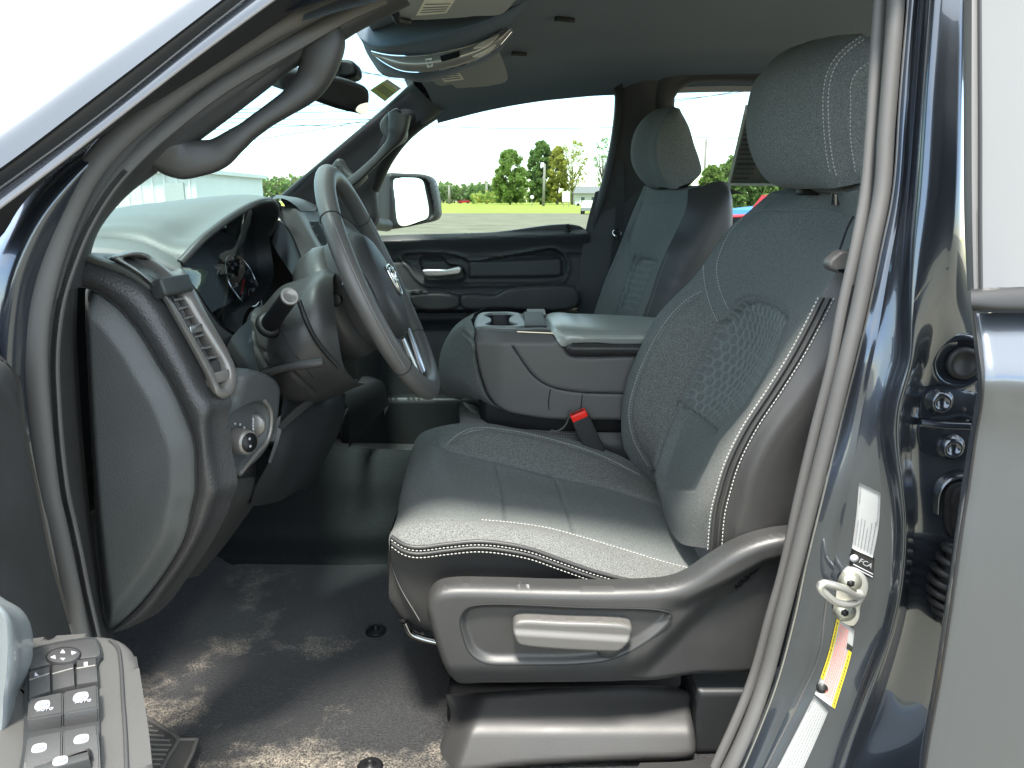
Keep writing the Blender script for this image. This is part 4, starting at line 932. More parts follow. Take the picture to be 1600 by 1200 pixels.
# roof rail and rear post on the passenger side, with the window opening edge
OPEN = "588,300 612,250 645,210 700,174 765,153 850,141 940,133 955,134 962,141 963,160 957,215 942,285 918,362"
op = spl(PL(OPEN), 80)
oi = np.array([P(a, b, np.interp(b, [130, 362], [2.30, 2.44])) for a, b in op])
ctr = PL("780,260")[0]
def grow(q, k): return np.array([[a+(a-790)*k*1.0, b+(b-300)*k*1.1] for a, b in q])
rails = [sh(oi, 0, .045), oi]
for k, dy in ((.03, -.012), (.06, -.018)):
    q = grow(op, k); rails.append(np.array([P(a, b, np.interp(b, [120, 362], [2.30, 2.44])+dy) for a, b in q]))
loft('window_seal', rails, 120, 14, 'rubber', cab)
q = grow(op, .055); r0 = np.array([P(a, b, np.interp(b, [120, 362], [2.30, 2.44])-.004) for a, b in q])
qa = PL("520,330 560,262 596,208 640,160 720,128 850,112 960,100 1000,100 1045,110 1052,125 1052,160 1052,215 1052,300 1050,400")
r1 = np.array([P(a, b, np.interp(b, [100, 362], [2.27, 2.44])) for a, b in spl(qa, 80)])
loft('side_rail', [r0, (r0+r1)/2+V3(0, -.012, 0), r1], 90, 12, 'pillar_trim', cab)
loft('rear_post', [C("930,300,2.425 915,360 905,430,2.40 900,520 895,640"), C("975,280,2.40 975,360 968,430,2.38 960,520 950,640"), C("1056,120,2.30 1052,200,2.35 1050,300,2.40 1050,360 1050,430,2.41 1050,640")], 30, 14, 'pillar_trim', cab)
ro = spl(PL("1052,345 1050,250 1050,165 1058,145 1075,131 1100,127 1190,126 1330,124"), 60)
roi = np.array([P(a, b, np.interp(b, [124, 345], [2.28, 2.42])) for a, b in ro])
loft('rear_window_frame', [sh(roi, .0, .05), roi, np.array([P(a-14, b-12, np.interp(b, [124, 345], [2.26, 2.40])) for a, b in ro]), np.array([P(a-30, b-30, np.interp(b, [100, 345], [2.25, 2.42])) for a, b in ro])], 60, 10, 'pillar_trim', cab)
loft('rear_door_panel', [C("1040,342,2.43 1120,340 1330,338"), C("1040,352,2.40 1120,350 1330,350"), C("1040,420,2.38 1120,420 1330,420"), C("1040,700,2.36 1120,700 1330,700")], 10, 12, 'plastic_dark', cab)
rg = loft('rear_side_glass', [C("1040,345,2.44 1040,120,2.30"), C("1340,345,2.44 1340,115,2.30")], 4, 4, 'glass_rear', cab)
# passenger pillar grab handle
gh = tube('grab_handle', C("625,178,2.17 622,200 618,215 600,237 575,262 555,280 540,288 525,280 520,262", 2.17), [.030, .026, .014, .011, .012, .014, .018, .024], 'plastic', ap, n=60, prof=SQ)
relief('handle_pad', spl(PL("593,192 620,168 628,180 632,215 618,225 606,222"), 40, closed=True), 2.165, 'plastic', ap, edge=.008, edge_px=4, res=2, thick=.05)
relief('handle_pad', spl(PL("512,275 528,247 538,262 552,274 570,274 548,296 530,296"), 40, closed=True), 2.18, 'plastic', ap, edge=.008, edge_px=4, res=2, thick=.05)

# driver side: weatherstrip around the doorway
sealL = C("760,-110,.90 640,-58,.885 560,-22,.875 500,7,.865 420,46,.85 315,113,.83 245,165,.81 182,217,.79 140,266,.775 105,332,.765 82,395,.757 67,450,.752 58,500,.75 55,560 58,620 66,700 75,770,.752 84,810,.755 96,865,.76 109,925,.765 122,990,.77 140,1060,.775")
sealR = C("1402,-60,.86 1400,0,.85 1392,110,.84 1384,210,.83 1378,300,.82 1360,390,.81 1342,480,.805 1318,580,.80 1296,670 1268,780 1240,890 1222,960 1196,1060 1172,1130,.79 1140,1200,.78 1110,1250,.78")
tube('weatherstrip', spl(sealL, 160), (.0085, .012), 'rubber_seal', cab, k=14, up=(0, -1, 0))
tube('weatherstrip', spl(sealR, 160), (.009, .0085), 'rubber_seal', cab, k=14, up=(0, -1, 0))
# inner lip with fine ribs along it
lipL = C("600,-5,.905 540,22,.895 452,72,.875 345,135,.855 275,188,.835 215,240,.815 170,290,.80 133,350,.79 108,410,.782 92,460,.777 84,505,.775 80,560 82,620 88,700 97,770 106,810,.78 118,865 130,925,.785 145,990,.79 160,1060")
lipR = C("1377,-60,.88 1375,0,.87 1368,110,.86 1362,210,.85 1354,300,.84 1338,390,.83 1318,480,.825 1299,580,.82 1276,670 1250,780 1226,890 1206,960 1178,1060 1150,1130,.81 1118,1200,.80")
for c, w in ((lipL, .0085), (lipR, .0075)):
    p = spl(c, 140); o = tube('seal_lip', p, (.005, w), 'rubber_seal', cab, k=10, up=(0, -1, 0))
    t, n_, b_ = frames(spl(c, 420), (0, -1, 0)); pp = spl(c, 420)
    V, F = join([boxVF(pp[i]+n_[i]*.0045-b_[i]*w*.55*(1 if w > .008 else 1), t[i]*.0008, b_[i]*.0022, n_[i]*.001) for i in range(150, 418)])
    mesh('seal_ribs', V, F, 'rubber', o, smooth=False, kind='stuff')
# inner pillar trim beside the windshield with the grab handle
inL = C("640,5,.93 560,46,.92 500,84,.91 455,106,.90 416,136,.89 308,217,.87 241,268,.86 196,304,.855 164,340,.85 140,378,.845 128,410,.84 121,450,.835")
lipL2 = C("620,-15,.905 545,20,.895 500,46,.885 452,73,.875 415,96,.868 345,136,.855 275,188,.835 215,240,.815 170,290,.80 133,350,.79 108,410,.782 95,455,.777")
pt = Surf([sh(spl(sealL[2:13], 12), 0, .016, .0), sh(spl(lipL2, 12), 0, .004, 0), (spl(lipL2, 12)+spl(inL, 12))/2+V3(0, -.006, 0), inL, sh(inL, -.02, .06, .01)], 80, 24)
pt.groove("560,20 500,60 430,112 330,182 250,240 180,310", .003, .003)
pto = pt.build('pillar_trim', 'pillar_trim', cab)
g = C("478,40,.90 500,55,.905 500,92,.905 486,128,.905 462,152,.90 410,188,.89 365,222,.882 338,241,.878 308,247,.872 275,247,.865 245,232,.855")
tube('grab_handle', g, [(.014, .028), (.017, .025), (.017, .019), (.015, .015), (.012, .0115), (.011, .010), (.011, .010), (.012, .0135), (.013, .018), (.014, .022), (.014, .02)], 'plastic', pto, n=80, prof=SQ, up=(0, -1, 0))
# painted windshield pillar, seen from outside
L0 = C("-220,347,.66 0,197,.72 140,98,.75 280,-1,.79 480,-140,.84")
L1 = C("-220,410,.64 0,263,.68 150,150,.71 320,20,.75 540,-150,.80")
L1b = C("-215,414,.645 0,268,.685 152,154,.715 322,24,.755 545,-146,.805")
L2 = C("-210,440,.65 0,294,.69 150,184,.72 320,48,.76 560,-140,.81")
L2b = C("-210,443,.65 0,297,.69 150,187,.72 320,51,.76 560,-137,.81")
L3 = C("-205,480,.63 0,325,.672 110,242,.70 215,160,.725 320,79,.75 580,-110,.80")
L4 = C("-200,520,.68 0,372,.72 33,316,.73 67,272,.74 155,212,.765 320,112,.80 600,-80,.85")
loft('outer_pillar', [sh(L0, -.01, .08, -.01), L0, (spl(L0, 20)+spl(L1, 20))/2+V3(0, -.006, .004), L1], 60, 24, 'paint', cab)
loft('gap_rubber', [L1, sh(L1, 0, .012), sh(L1b, 0, .014), L1b, L2], 60, 16, 'rubber', cab)
tube('edge_bead', spl(L2, 60), .0012, 'rubber_seal', cab, k=6)
loft('inner_pillar', [L2b, (spl(L2b, 30)+spl(L3, 30))/2+V3(0, -.003, 0), L3], 60, 12, 'paint', cab)
tube('edge_bead', spl(L3, 60), .0012, 'rubber_seal', cab, k=6)
loft('gutter_rubber', [L3, (spl(L3, 30)+spl(L4, 30))/2+V3(0, .008, 0), L4], 60, 12, 'rubber', cab)
# painted hinge pillar below it
hp = [C("160,208,.80 95,250,.78 40,300,.765 0,365,.755 -40,430,.75 -80,520,.75 -100,640,.75 -100,800,.75 -100,1000,.75"),
      C("170,222,.785 110,262,.765 60,318,.745 25,372,.735 0,430,.73 -20,520,.73 -30,640,.73 -30,800,.73 -20,1000,.74"),
      C("168,232,.782 120,275,.76 75,330,.742 45,385,.732 25,440,.726 10,520,.724 5,640,.724 15,800,.726 50,1000,.735"),
      C("166,238,.79 130,290,.77 98,340,.757 72,400,.75 56,450,.746 46,510,.744 42,600,.744 50,680,.744 72,800,.746 112,1000,.762")]
loft('hinge_pillar', hp, 60, 20, 'paint', cab)

# ------------------------------------------------------------------ centre post between the doors
cp = thing('center_post', 'glossy navy painted door post with labels and latch striker', 'door post', P(1300, 1190, .78))
g0 = C("1416,-40,.86 1414,0,.855 1402,150,.84 1391,300,.83 1374,385,.82 1352,490,.81 1335,560 1312,650 1283,770,.80 1255,885 1240,955 1212,1060 1186,1130,.795 1150,1215,.785")
g0a = C("1425,-40,.862 1422,0,.857 1410,150,.842 1400,300,.832 1384,385,.822 1364,490,.81 1350,560,.802 1330,650 1304,770,.795 1278,885 1262,955 1235,1060 1205,1130,.79 1166,1215,.78")
g0b = C("1440,-40,.85 1436,0,.845 1426,150,.83 1415,300,.82 1402,385,.81 1390,490,.80 1378,560,.795 1362,650,.79 1352,770,.785 1330,885 1310,955 1275,1060 1240,1130,.78 1202,1215,.77")
g1 = C("1450,-40,.835 1447,0,.83 1436,150,.815 1425,300,.805 1417,385,.795 1412,490,.785 1407,560,.78 1384,640,.778 1381,690 1392,760,.772 1398,830,.77 1390,920 1376,985 1340,1080,.765 1312,1150 1290,1215,.76")
g2 = C("1458,-40,.812 1455,0,.808 1445,150,.795 1435,300,.785 1428,385,.778 1422,490,.77 1420,560,.766 1400,640,.764 1398,690 1407,760,.758 1412,830,.756 1405,920 1391,985 1356,1080,.752 1330,1150 1308,1215,.748")
g3 = C("1500,-40,.805 1498,0,.80 1494,150,.79 1490,300,.78 1485,385,.778 1470,490,.782 1450,560,.79 1430,640,.795 1425,690 1425,760,.79 1428,830,.785 1420,920 1408,985 1380,1080,.78 1352,1150 1330,1215,.775")
g4 = C("1512,-40,.83 1510,0,.825 1508,150,.815 1508,300,.805 1510,385,.80 1512,490,.80 1515,560,.80 1520,640,.80 1520,690 1520,760 1515,830 1500,920 1490,985 1470,1080 1455,1150 1440,1215,.80")
g5 = C("1530,-40,.86 1530,0,.86 1530,150,.86 1530,300 1535,385 1545,490 1560,560 1565,640 1565,690 1560,760 1550,830 1535,920 1520,985 1500,1080 1490,1150 1480,1215,.86")
g0, g0a, g0b, g1, g2, g3, g4, g5 = [np.vstack([q, 2*q[-1:]-q[-2:-1]]) for q in (g0, g0a, g0b, g1, g2, g3, g4, g5)]
ps_ = Surf([g0, g0a, g0b, g1, g2, g3, g4, g5], 150, 110); pso = ps_.build('post_skin', 'paint', cp)
fl_ = Surf([sh(g0, 0, -.004), sh(g0a, .0, -.006), sh(spl(g0a, 14)*.6+spl(g0b, 14)*.4, 0, -.004)], 120, 12)
fl_.build('flange_film', 'paint', cp)
film = [(0.0, 0.0)]
tube('flange_edge', spl(sh(g0, 0, -.006), 120), .0012, 'silver', cp, k=6)
tube('film_edge', ps_.proj("1318,780 1312,830 1296,900 1288,960 1280,1020 1250,1090 1215,1160 1190,1210", 60)[0]+V3(0, -.001, 0), .0011, 'rubber_seal', cp, k=6)
tube('film_edge', ps_.proj("1290,800 1268,890 1245,980 1215,1080 1180,1170 1160,1215", 60)[0]+V3(0, -.001, 0), .001, 'rubber_seal', cp, k=6)
tube('film_fold', ps_.proj("1270,872 1285,884 1297,893 1301,880 1297,873", 24)[0]+V3(0, -.002, 0), .0014, 'paint', cp, k=6)
# paper labels wrapped on the post
def decal(name, px, mat, parent, off=.0012, nu=14, nv=8, **kw):
    """thin label laid on the post: corners top-left, top-right, bottom-right, bottom-left, sides may curve"""
    l, r = px
    a, b = spl(PL(l), nu), spl(PL(r), nu); pts = []
    for i in range(nu):
        for j in range(nv):
            q = a[i]+(b[i]-a[i])*j/(nv-1); ry = ray(*q); h = ps_.bv.ray_cast(Vector(CAM), Vector(ry).normalized())
            hn = np.array(h[1]); hn = hn if hn@(CAM-np.array(h[0])) > 0 else -hn; pts.append(np.array(h[0])+hn*off)
    G = np.array(pts).reshape(nu, nv, 3); n = normals(G).reshape(-1, 3); V = G.reshape(-1, 3); N = len(V)
    F = gridF(nu, nv); V2 = np.vstack([V, V-n*.0006]); rim = [i for i in range(nv)]+[(i)*nv+nv-1 for i in range(1, nu)]+[(nu-1)*nv+j for j in range(nv-2, -1, -1)]+[i*nv for i in range(nu-2, 0, -1)]
    F += [(rim[i], rim[(i+1) % len(rim)], N+rim[(i+1) % len(rim)], N+rim[i]) for i in range(len(rim))]
    o = mesh(name, V2, F, mat, parent, **kw); o['px'] = 0; del o['px']
    f = lambda u, v: np.array([np.interp(u*(nu-1), range(nu), [np.interp(v*(nv-1), range(nv), G[i, :, k]) for i in range(nu)]) for k in range(3)])
    return o, f
def lines(o, f, rows, mat, off=.0006):
    """rows of small print: (u0, u1, v, half height) along the label"""
    parts = []; rnd = random.Random(len(rows))
    for u0, u1, v, hh in rows:
        u = u0
        while u < u1:
            w = rnd.uniform(.012, .045); e = min(u1, u+w)
            p = [f(u, v-hh), f(e, v-hh), f(e, v+hh), f(u, v+hh)]; n = np.cross(p[1]-p[0], p[3]-p[0]); n /= max(np.linalg.norm(n), 1e-12); n = n if n@(CAM-p[0]) > 0 else -n
            parts.append(([a+n*off for a in p], [(0, 1, 2, 3)])); u = e+rnd.uniform(.006, .014)
    mesh('printed_lines', *join(parts), mat, o, smooth=False, kind='stuff')
lab1, f1 = decal('certification_label', ("1342,754 1338,800 1331,856", "1376,770 1373,820 1363,873"), 'label_white', cp, label='white certification label at the top of the door post')
lines(lab1, f1, [(.05, .3, .1, .02), (.55, .95, .12, .02), (.5, .95, .26, .02), (.5, .95, .40, .022), (.6, .95, .55, .02), (.5, .95, .70, .02), (.45, .95, .86, .025), (.05, .5, .92, .018)], 'print_grey')
lb, fb = decal('maker_label', ("1331,857 1327,885", "1366,872 1364,905"), 'label_black', cp, off=.0016, nu=8, label='black label strip with white FCA lettering')
o_, x_ = fb(.42, .36), fb(.42, .95)-fb(.42, .36)
text('label_lettering', 'FCA', fb(.52, .30)+V3(0, -.0012, 0), x_, fb(.1, .4)-fb(.5, .4), .0082, 'white_mark', lb)
cdisc = fb(.42, .13); V, F = lathe(cdisc+V3(0, -.0005, 0), (-.2, -1, 0), [(0, 0), (.0046, 0), (.0046, .0006), (0, .0006)], 20); mesh('label_emblem', V, F, 'white_mark', lb)
lines(lb, fb, [], 'white_mark') if 0 else None
for v in (.35, .62, .9):
    a, b = fb(.72+.0*v, .1), fb(.72, .95)
for k in range(2):
    a, b = fb(.74+.14*k, .12+.1*k), fb(.74+.14*k, .95); tube('label_rule', np.array([a, b])+V3(0, -.0012, 0), .0007, 'white_mark', lb, k=4)
lab2, f2 = decal('warning_label', ("1308,962 1294,1020 1273,1084", "1335,984 1330,1020 1304,1107"), 'label_white', cp, label='white airbag warning label with yellow bands below the striker')
def strip(u0, u1, v0, v1, mat, nm, par, ff, off=.0006):
    n = 10; V = []; 
    for i in range(n):
        u = u0+(u1-u0)*i/(n-1)
        for v in (v0, v1): V.append(ff(u, v)+V3(-.0003, -off*1.4, 0))
    mesh(nm, V, gridF(n, 2), mat, par, smooth=False)
strip(.02, .78, .0, .16, 'label_yellow', 'yellow_band', lab2, f2); strip(.27, .99, .83, 1.0, 'label_yellow', 'yellow_band', lab2, f2); strip(.20, .27, .72, 1.0, 'label_black', 'black_mark', lab2, f2)
lines(lab2, f2, [(.05, .8, v, .022) for v in (.25, .34)]+[(.05, .95, v, .018) for v in (.42, .5, .58, .66)]+[(.3, .95, .76, .018)], 'print_red')
lines(lab2, f2, [(.05, .75, .08, .02), (.32, .97, .915, .02)], 'print_dark', .0012)
V, F = lathe(f2(.88, .2)+V3(0, -.001, 0), (-.25, -1, 0), [(0, 0), (.0065, 0), (.0065, .0006), (0, .0006)], 18); mesh('warning_roundel', V, F, 'label_black', lab2)
lab3, f3 = decal('tyre_label', ("1272,1087 1250,1130 1213,1202", "1294,1111 1275,1155 1248,1215"), 'label_white', cp, label='white tyre information label lowest on the door post')
lines(lab3, f3, [(.04, .2, .1, .03)]+[(.06, .98, v, .022) for v in (.24, .36, .48, .60, .72, .84, .93)], 'print_grey')
# striker
st = thing('door_striker', 'silver steel latch striker loop bolted to the door post', 'door striker', P(1330, 945, .79))
n0 = np.array(ps_.proj("1330,900 1331,930 1332,950", 5)[1]).mean(0); pc = ps_.proj("1328,930 1329,931 1330,932", 3)[0][1]
spl_ = Plane(pc+n0*.003, pc+n0*.003+np.cross(n0, (0, 0, 1)), pc+n0*.003+np.cross(n0, (1, 0, 0)))
SP = spl(PL("1306,938 1309,915 1318,892 1328,886 1342,890 1354,903 1357,918 1352,935 1345,948 1342,968 1334,978 1322,976 1308,962"), 60, closed=True)
plate('striker_plate', spl_.pts(SP), n0, .005, 'zinc', st, bev=.0015)
for q in ((1328, 908), (1319, 954)):
    c = spl_.at(*q); b = mesh('bolt', *lathe(c, n0, [(0, 0), (.0125, 0), (.0125, .002), (.0095, .0045), (.0095, .0055), (0, .0055)], 24), 'bolt', st)
    mesh('drive_recess', *lathe(c+n0*.0045, n0, [(0, 0), (.0045, 0), (.0045, .0014), (0, .0014)], 6), 'plastic_black', b)
lp = np.array([spl_.at(1347, 931), spl_.at(1338, 938)+n0*.004, P(1312, 943, .752), P(1294, 932, .738), P(1281, 917, .732), P(1284, 912, .732), P(1300, 914, .738), P(1318, 920, .75), spl_.at(1338, 928)+n0*.006, spl_.at(1347, 930)])
tube('striker_loop', lp, .0042, 'zinc', st, n=60, k=10)
# rear door hinge, boots
hg = thing('rear_door_hinge', 'two-bolt black painted hinge of the rear door on the door post', 'hinge', P(1470, 680, .8))
hpn = ps_.proj("1475,640 1478,660 1480,680", 5); hn = hpn[1].mean(0); hc = hpn[0].mean(0)
hpl = Plane(hc+hn*.005, hc+hn*.005+np.cross(hn, (0, 0, 1)), hc+hn*.005+np.cross(hn, (1, 0, 0)))
plate('hinge_leaf', hpl.pts(spl(PL("1440,656 1441,618 1447,607 1470,603 1495,606 1508,614 1540,618 1540,658 1500,654"), 50, closed=True)), hn, .006, 'paint', hg, bev=.002)
plate('hinge_leaf', hpl.pts(spl(PL("1437,664 1490,668 1540,664 1540,716 1470,716 1445,708 1436,690"), 50, closed=True)), hn, .006, 'paint', hg, bev=.002)
tube('hinge_rib', np.array([hpl.at(1438, 660)+hn*.002, hpl.at(1470, 661)+hn*.008, hpl.at(1505, 661)+hn*.012, hpl.at(1540, 664)+hn*.012]), .0045, 'paint', hg, n=20, k=10)
for q in ((1466, 626), (1484, 697)):
    c = hpl.at(*q); b = mesh('bolt', *lathe(c, hn, [(0, 0), (.0145, 0), (.0145, .003), (.011, .005), (.0105, .010), (.007, .0105), (.006, .007), (0, .007)], 24), 'paint', hg)
for q in ((1420, 626), (1505, 640)): mesh('screw', *lathe(hpl.at(*q)-hn*.003, hn, [(0, 0), (.004, 0), (.003, .004), (0, .004)], 14), 'silver' if q[0] == 1420 else 'plastic_black', hg)
pg = thing('body_plug', 'round black rubber plug above the rear door hinge', 'rubber plug', P(1500, 568, .8))
mesh('plug_ring', *lathe(hpl.at(1500, 566)-hn*.004, hn, [(0, 0), (.031, 0), (.031, .003), (.027, .006), (.024, .004), (.022, .002), (0, .002)], 32), 'paint', pg)
mesh('plug_cap', *lathe(hpl.at(1504, 567), hn, [(0, 0), (.018, 0), (.017, .005), (.012, .007), (.011, .005), (0, .005)], 28), 'rubber', pg)
bt = thing('wiring_boot', 'ribbed black rubber wiring boot below the rear door hinge', 'rubber boot', P(1490, 790, .8))
for k in range(4):
    e = 1-.07*k
    q = spl(PL("1478,760 1488,753 1505,750 1540,750 1540,842 1505,845 1486,840 1477,825 1474,795"), 40, closed=True); c0 = q.mean(0)+[k*4, 0]
    plate('boot_fold', sh(hpl.pts(c0+(q-q.mean(0))*e)+hn*(.004+.006*k), 0, 0, 0), hn, .006, 'rubber', bt, bev=.002)
loft('boot_hood', [hpl.pts(PL("1455,800 1458,765 1470,748 1490,738 1530,736"))-hn*.002, hpl.pts(PL("1462,800 1465,768 1475,753 1492,745 1530,743"))+hn*.007, hpl.pts(PL("1470,800 1472,772 1480,758 1495,750 1530,748"))], 20, 8, 'paint', bt)
sp = thing('cable_bellows', 'coiled black bellows between post and rear door', 'bellows', P(1478, 950, .8))
ax = spl(C("1500,862,.78 1486,890 1478,915 1478,940 1488,965 1500,985", .78), 9)
for k, c in enumerate(ax):
    th = np.linspace(0, 2*pi, 26, endpoint=False); ring = np.array([c+V3(cos(t)*.016, sin(t)*.016, -cos(t)*.004) for t in th]); tube('bellows_ring', ring, .0042, 'rubber', sp, closed=True, up=(0, 0, 1), k=8)
tube('bellows_core', ax, .011, 'rubber', sp, k=12)
# ------------------------------------------------------------------ rear door, outside skin and tinted glass
rd = thing('rear_door', 'closed navy rear door with tinted window at the right edge', 'truck door', P(1580, 1190, .62))
tz = lambda b: np.interp(b, [-60, 0, 450, 600, 1250], [.725, .715, .64, .615, .615])
def col(l, dd=0): return np.array([P(a, b, tz(b)+dd) for a, b in PL(l)])
loft('window_frame', [col("1506,-60 1507,0 1508,200 1510,350 1514,455", .05), col("1513,-60 1513,0 1512,200 1513,350 1517,455", .012), col("1521,-60 1521,0 1521,200 1522,350 1524,455", .004), col("1530,-60 1530,0 1531,200 1531,350 1532,455", .006)], 40, 14, 'rubber_seal', rd)
tube('frame_gap', col("1531,-60 1531,0 1532,200 1532,350 1533,453", .004), .0016, 'rubber', rd, n=40, k=6)
loft('window_glass', [col("1532,-80 1532,0 1533,200 1533,350 1534,452", .008), col("1560,-80 1560,0 1560,200 1560,350 1560,450", .004), col("1700,-80 1700,0 1700,200 1700,350 1700,446", .0), col("1950,-80 1950,0 1950,200 1950,350 1950,436", .0)], 30, 24, 'glass_outer', rd)
loft('belt_molding', [col("1516,452 1560,449 1700,444 1950,436", .004), col("1517,458 1560,455 1700,450 1950,442", -.006), col("1518,478 1560,482 1700,480 1950,470", -.008), col("1520,486 1560,489 1700,487 1950,477", .0)], 40, 14, 'rubber', rd)
eL = "1520,488 1526,540 1532,600 1527,640 1520,680 1508,760 1496,840 1480,956 1464,1060 1446,1160 1436,1230"
eR = "1533,490 1544,545 1551,592 1550,630 1544,680 1528,784 1516,848 1502,956 1486,1060 1468,1160 1459,1230"
eM = "1545,489 1556,545 1563,592 1562,630 1557,680 1542,784 1530,848 1516,956 1500,1060 1482,1160 1473,1230"
sk = lambda x, top: " ".join(f"{x},{y}" for y in (488, 545, 595, 640, 690, 784, 850, 956, 1060, 1160, 1230))
def curvd(y): return np.interp(y, [488, 560, 600, 640, 700, 900, 1230], [.034, .009, .0, .006, .013, .012, .018])
def colc(l, dd=0): return np.array([P(a, b, .615+curvd(b)+dd) for a, b in PL(l)])
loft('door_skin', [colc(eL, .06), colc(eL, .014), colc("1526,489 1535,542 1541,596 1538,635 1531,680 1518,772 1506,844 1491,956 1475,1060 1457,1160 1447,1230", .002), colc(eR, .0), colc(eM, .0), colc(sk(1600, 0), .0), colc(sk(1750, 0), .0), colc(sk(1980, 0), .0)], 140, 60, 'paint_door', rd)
tube('hem_seal', colc("1523,489 1530,542 1536,598 1532,640 1525,680 1513,765 1500,842 1485,956 1469,1060 1451,1160 1441,1230", -.0005), .0013, 'rubber', rd, n=80, k=6)

# ------------------------------------------------------------------ passenger door
pd = thing('passenger_door', 'dark grey passenger door panel with silver inside handle under its window', 'truck door', P(760, 720, 2.45))
glass_q = Surf([C("560,380,2.46 560,250,2.40 700,100,2.32"), C("780,375,2.46 780,250,2.40 800,100,2.32"), C("935,372,2.46 950,250,2.40 990,100,2.32")], 12, 12)
glass_q.build('window_glass', 'glass_side', pd)
DP = spl(PL("560,372 600,369 760,364 915,358 912,420 905,500 898,620 890,760 500,760 520,560 540,420"), 140, closed=True)
REC = spl(PL("625,401 636,395 705,396 720,400 733,406 848,389 862,387 880,396 888,412 884,434 872,443 755,445 668,445 652,436 638,418"), 100, closed=True)
IN2 = PL("731,409 876,402 880,408 880,430 874,434 731,436")
ARM = spl(PL("600,458 700,459 770,461 785,455 800,450 900,447 905,450 905,480 780,486 650,486 600,486"), 100, closed=True)
BOX = spl(PL("655,402 692,402 700,412 722,418 728,436 665,437 658,425"), 50, closed=True)
def dh(p, s):
    x, y = p[:, 0], p[:, 1]; yb = y-np.interp(x, [560, 915], [371, 358])
    h = .028*(1-sst(yb, 2, 34))*sst(yb, -2, 8)-.006*np.exp(-((yb-40)/2.5)**2)
    a, _ = sd(p, REC); h = h-.014*sst(-a, 0, 5)+.005*np.exp(-(a/3)**2)
    b, _ = sd(p, IN2); h = h+.010*sst(-b, 0, 4)
    b, _ = sd(p, BOX); h = h-.018*sst(-b, 0, 3)
    c, _ = sd(p, ARM); h = h+.055*sst(-c, -1, 7)
    h = h+.012*sst(y, 515, 540)-.05*sst(y, 486, 492)*(1-sst(y, 500, 520))
    return h
dc = relief('door_card', DP, 2.425, 'plastic_door' if 'plastic_door' in M else 'plastic_dash', pd, dh, res=2.2, thick=.05)
pl_ = Plane(2.41)
relief('door_handle', spl(PL("659,422 664,421 700,420 712,417 719,416 721,420 719,428 705,431 670,433 662,431"), 50, closed=True), 2.405, 'silver', dc, edge=.006, edge_px=3, res=1.2, thick=.02)
relief('armrest_pad', spl(PL("640,464 716,463 718,470 718,480 650,482"), 40, closed=True), 2.362, 'vinyl', dc, edge=.008, edge_px=4, res=2, thick=.03)
relief('armrest_pad', spl(PL("720,463 770,462 778,460 790,453 803,450 900,448 903,452 903,479 780,483 721,481"), 60, closed=True), 2.362, 'vinyl', dc, edge=.008, edge_px=4, res=2, thick=.03)
relief('switch_plate', spl(PL("640,457 655,455 690,456 705,459 700,461 645,461"), 40, closed=True), 2.372, 'plastic_black', dc, edge=.002, res=1.5, thick=.02)
for x in (652, 664): mesh('window_switch', *boxVF(P(x, 456.5, 2.366), (.008, 0, 0), (0, .004, 0), (0, 0, .005), .002), 'handle_grey', dc)
mesh('lock_knob', *lathe(P(887, 362, 2.42), (0, -.2, 1), [(0, 0), (.013, .0), (.013, .004), (.006, .006), (.0055, .016), (.007, .02), (.005, .024), (0, .025)], 18), 'plastic_black', pd)
relief('map_pocket', spl(PL("540,640 560,628 720,622 880,618 880,700 540,710"), 60, closed=True), 2.36, 'plastic_dark', pd, edge=.01, edge_px=4, res=4, thick=.05)
# exterior mirror
mr = thing('side_mirror', 'black exterior side mirror outside the passenger window', 'mirror', P(640, 358, 2.78))
MG = spl(PL("614,279 622,277 650,278 660,282 665,300 670,330 668,340 655,346 628,353 622,348 617,315"), 60, closed=True)
MH = spl(PL("583,300 587,280 600,271 630,270 658,271 668,276 674,292 679,325 679,338 674,346 655,351 625,357 600,359 588,355 583,335"), 80, closed=True)
relief('mirror_housing', MH, 2.76, 'plastic', mr, lambda p, s: -.135*np.clip((p[:, 0]-610)/58, 0, 1.15)-.016*sst(-sd(p, MG)[0], -2.5, .5)-.05*(1-sst(p[:, 0], 582, 612)), edge=.018, edge_px=7, res=2, thick=.10)
_g = P(640, 312, 2.828); _n = V3(.70, -.71, .03); mgl = Plane(_g, _g+np.cross(_n, (0, 0, 1)), _g+np.cross(_n, V3(.71, .70, 0)))
plate('mirror_glass', mgl.pts(MG), mgl.n, .004, 'mirror', mr, label='mirror glass with pale reflections')
V, F = lathe(mgl.at(652, 293), mgl.n, [(0, 0), (.012, 0), (.012, .0015), (0, .002)], 20)
tube('mirror_arm', C("575,345,2.55 590,350,2.66 605,352,2.74"), .022, 'plastic', mr, n=10, k=10)
# right hand film label etched on the glass
text('window_etching', 'V12', P(892, 340, 2.445), (1, 0, 0), (0, 0, 1), .02, 'print_grey', pd) if 0 else None

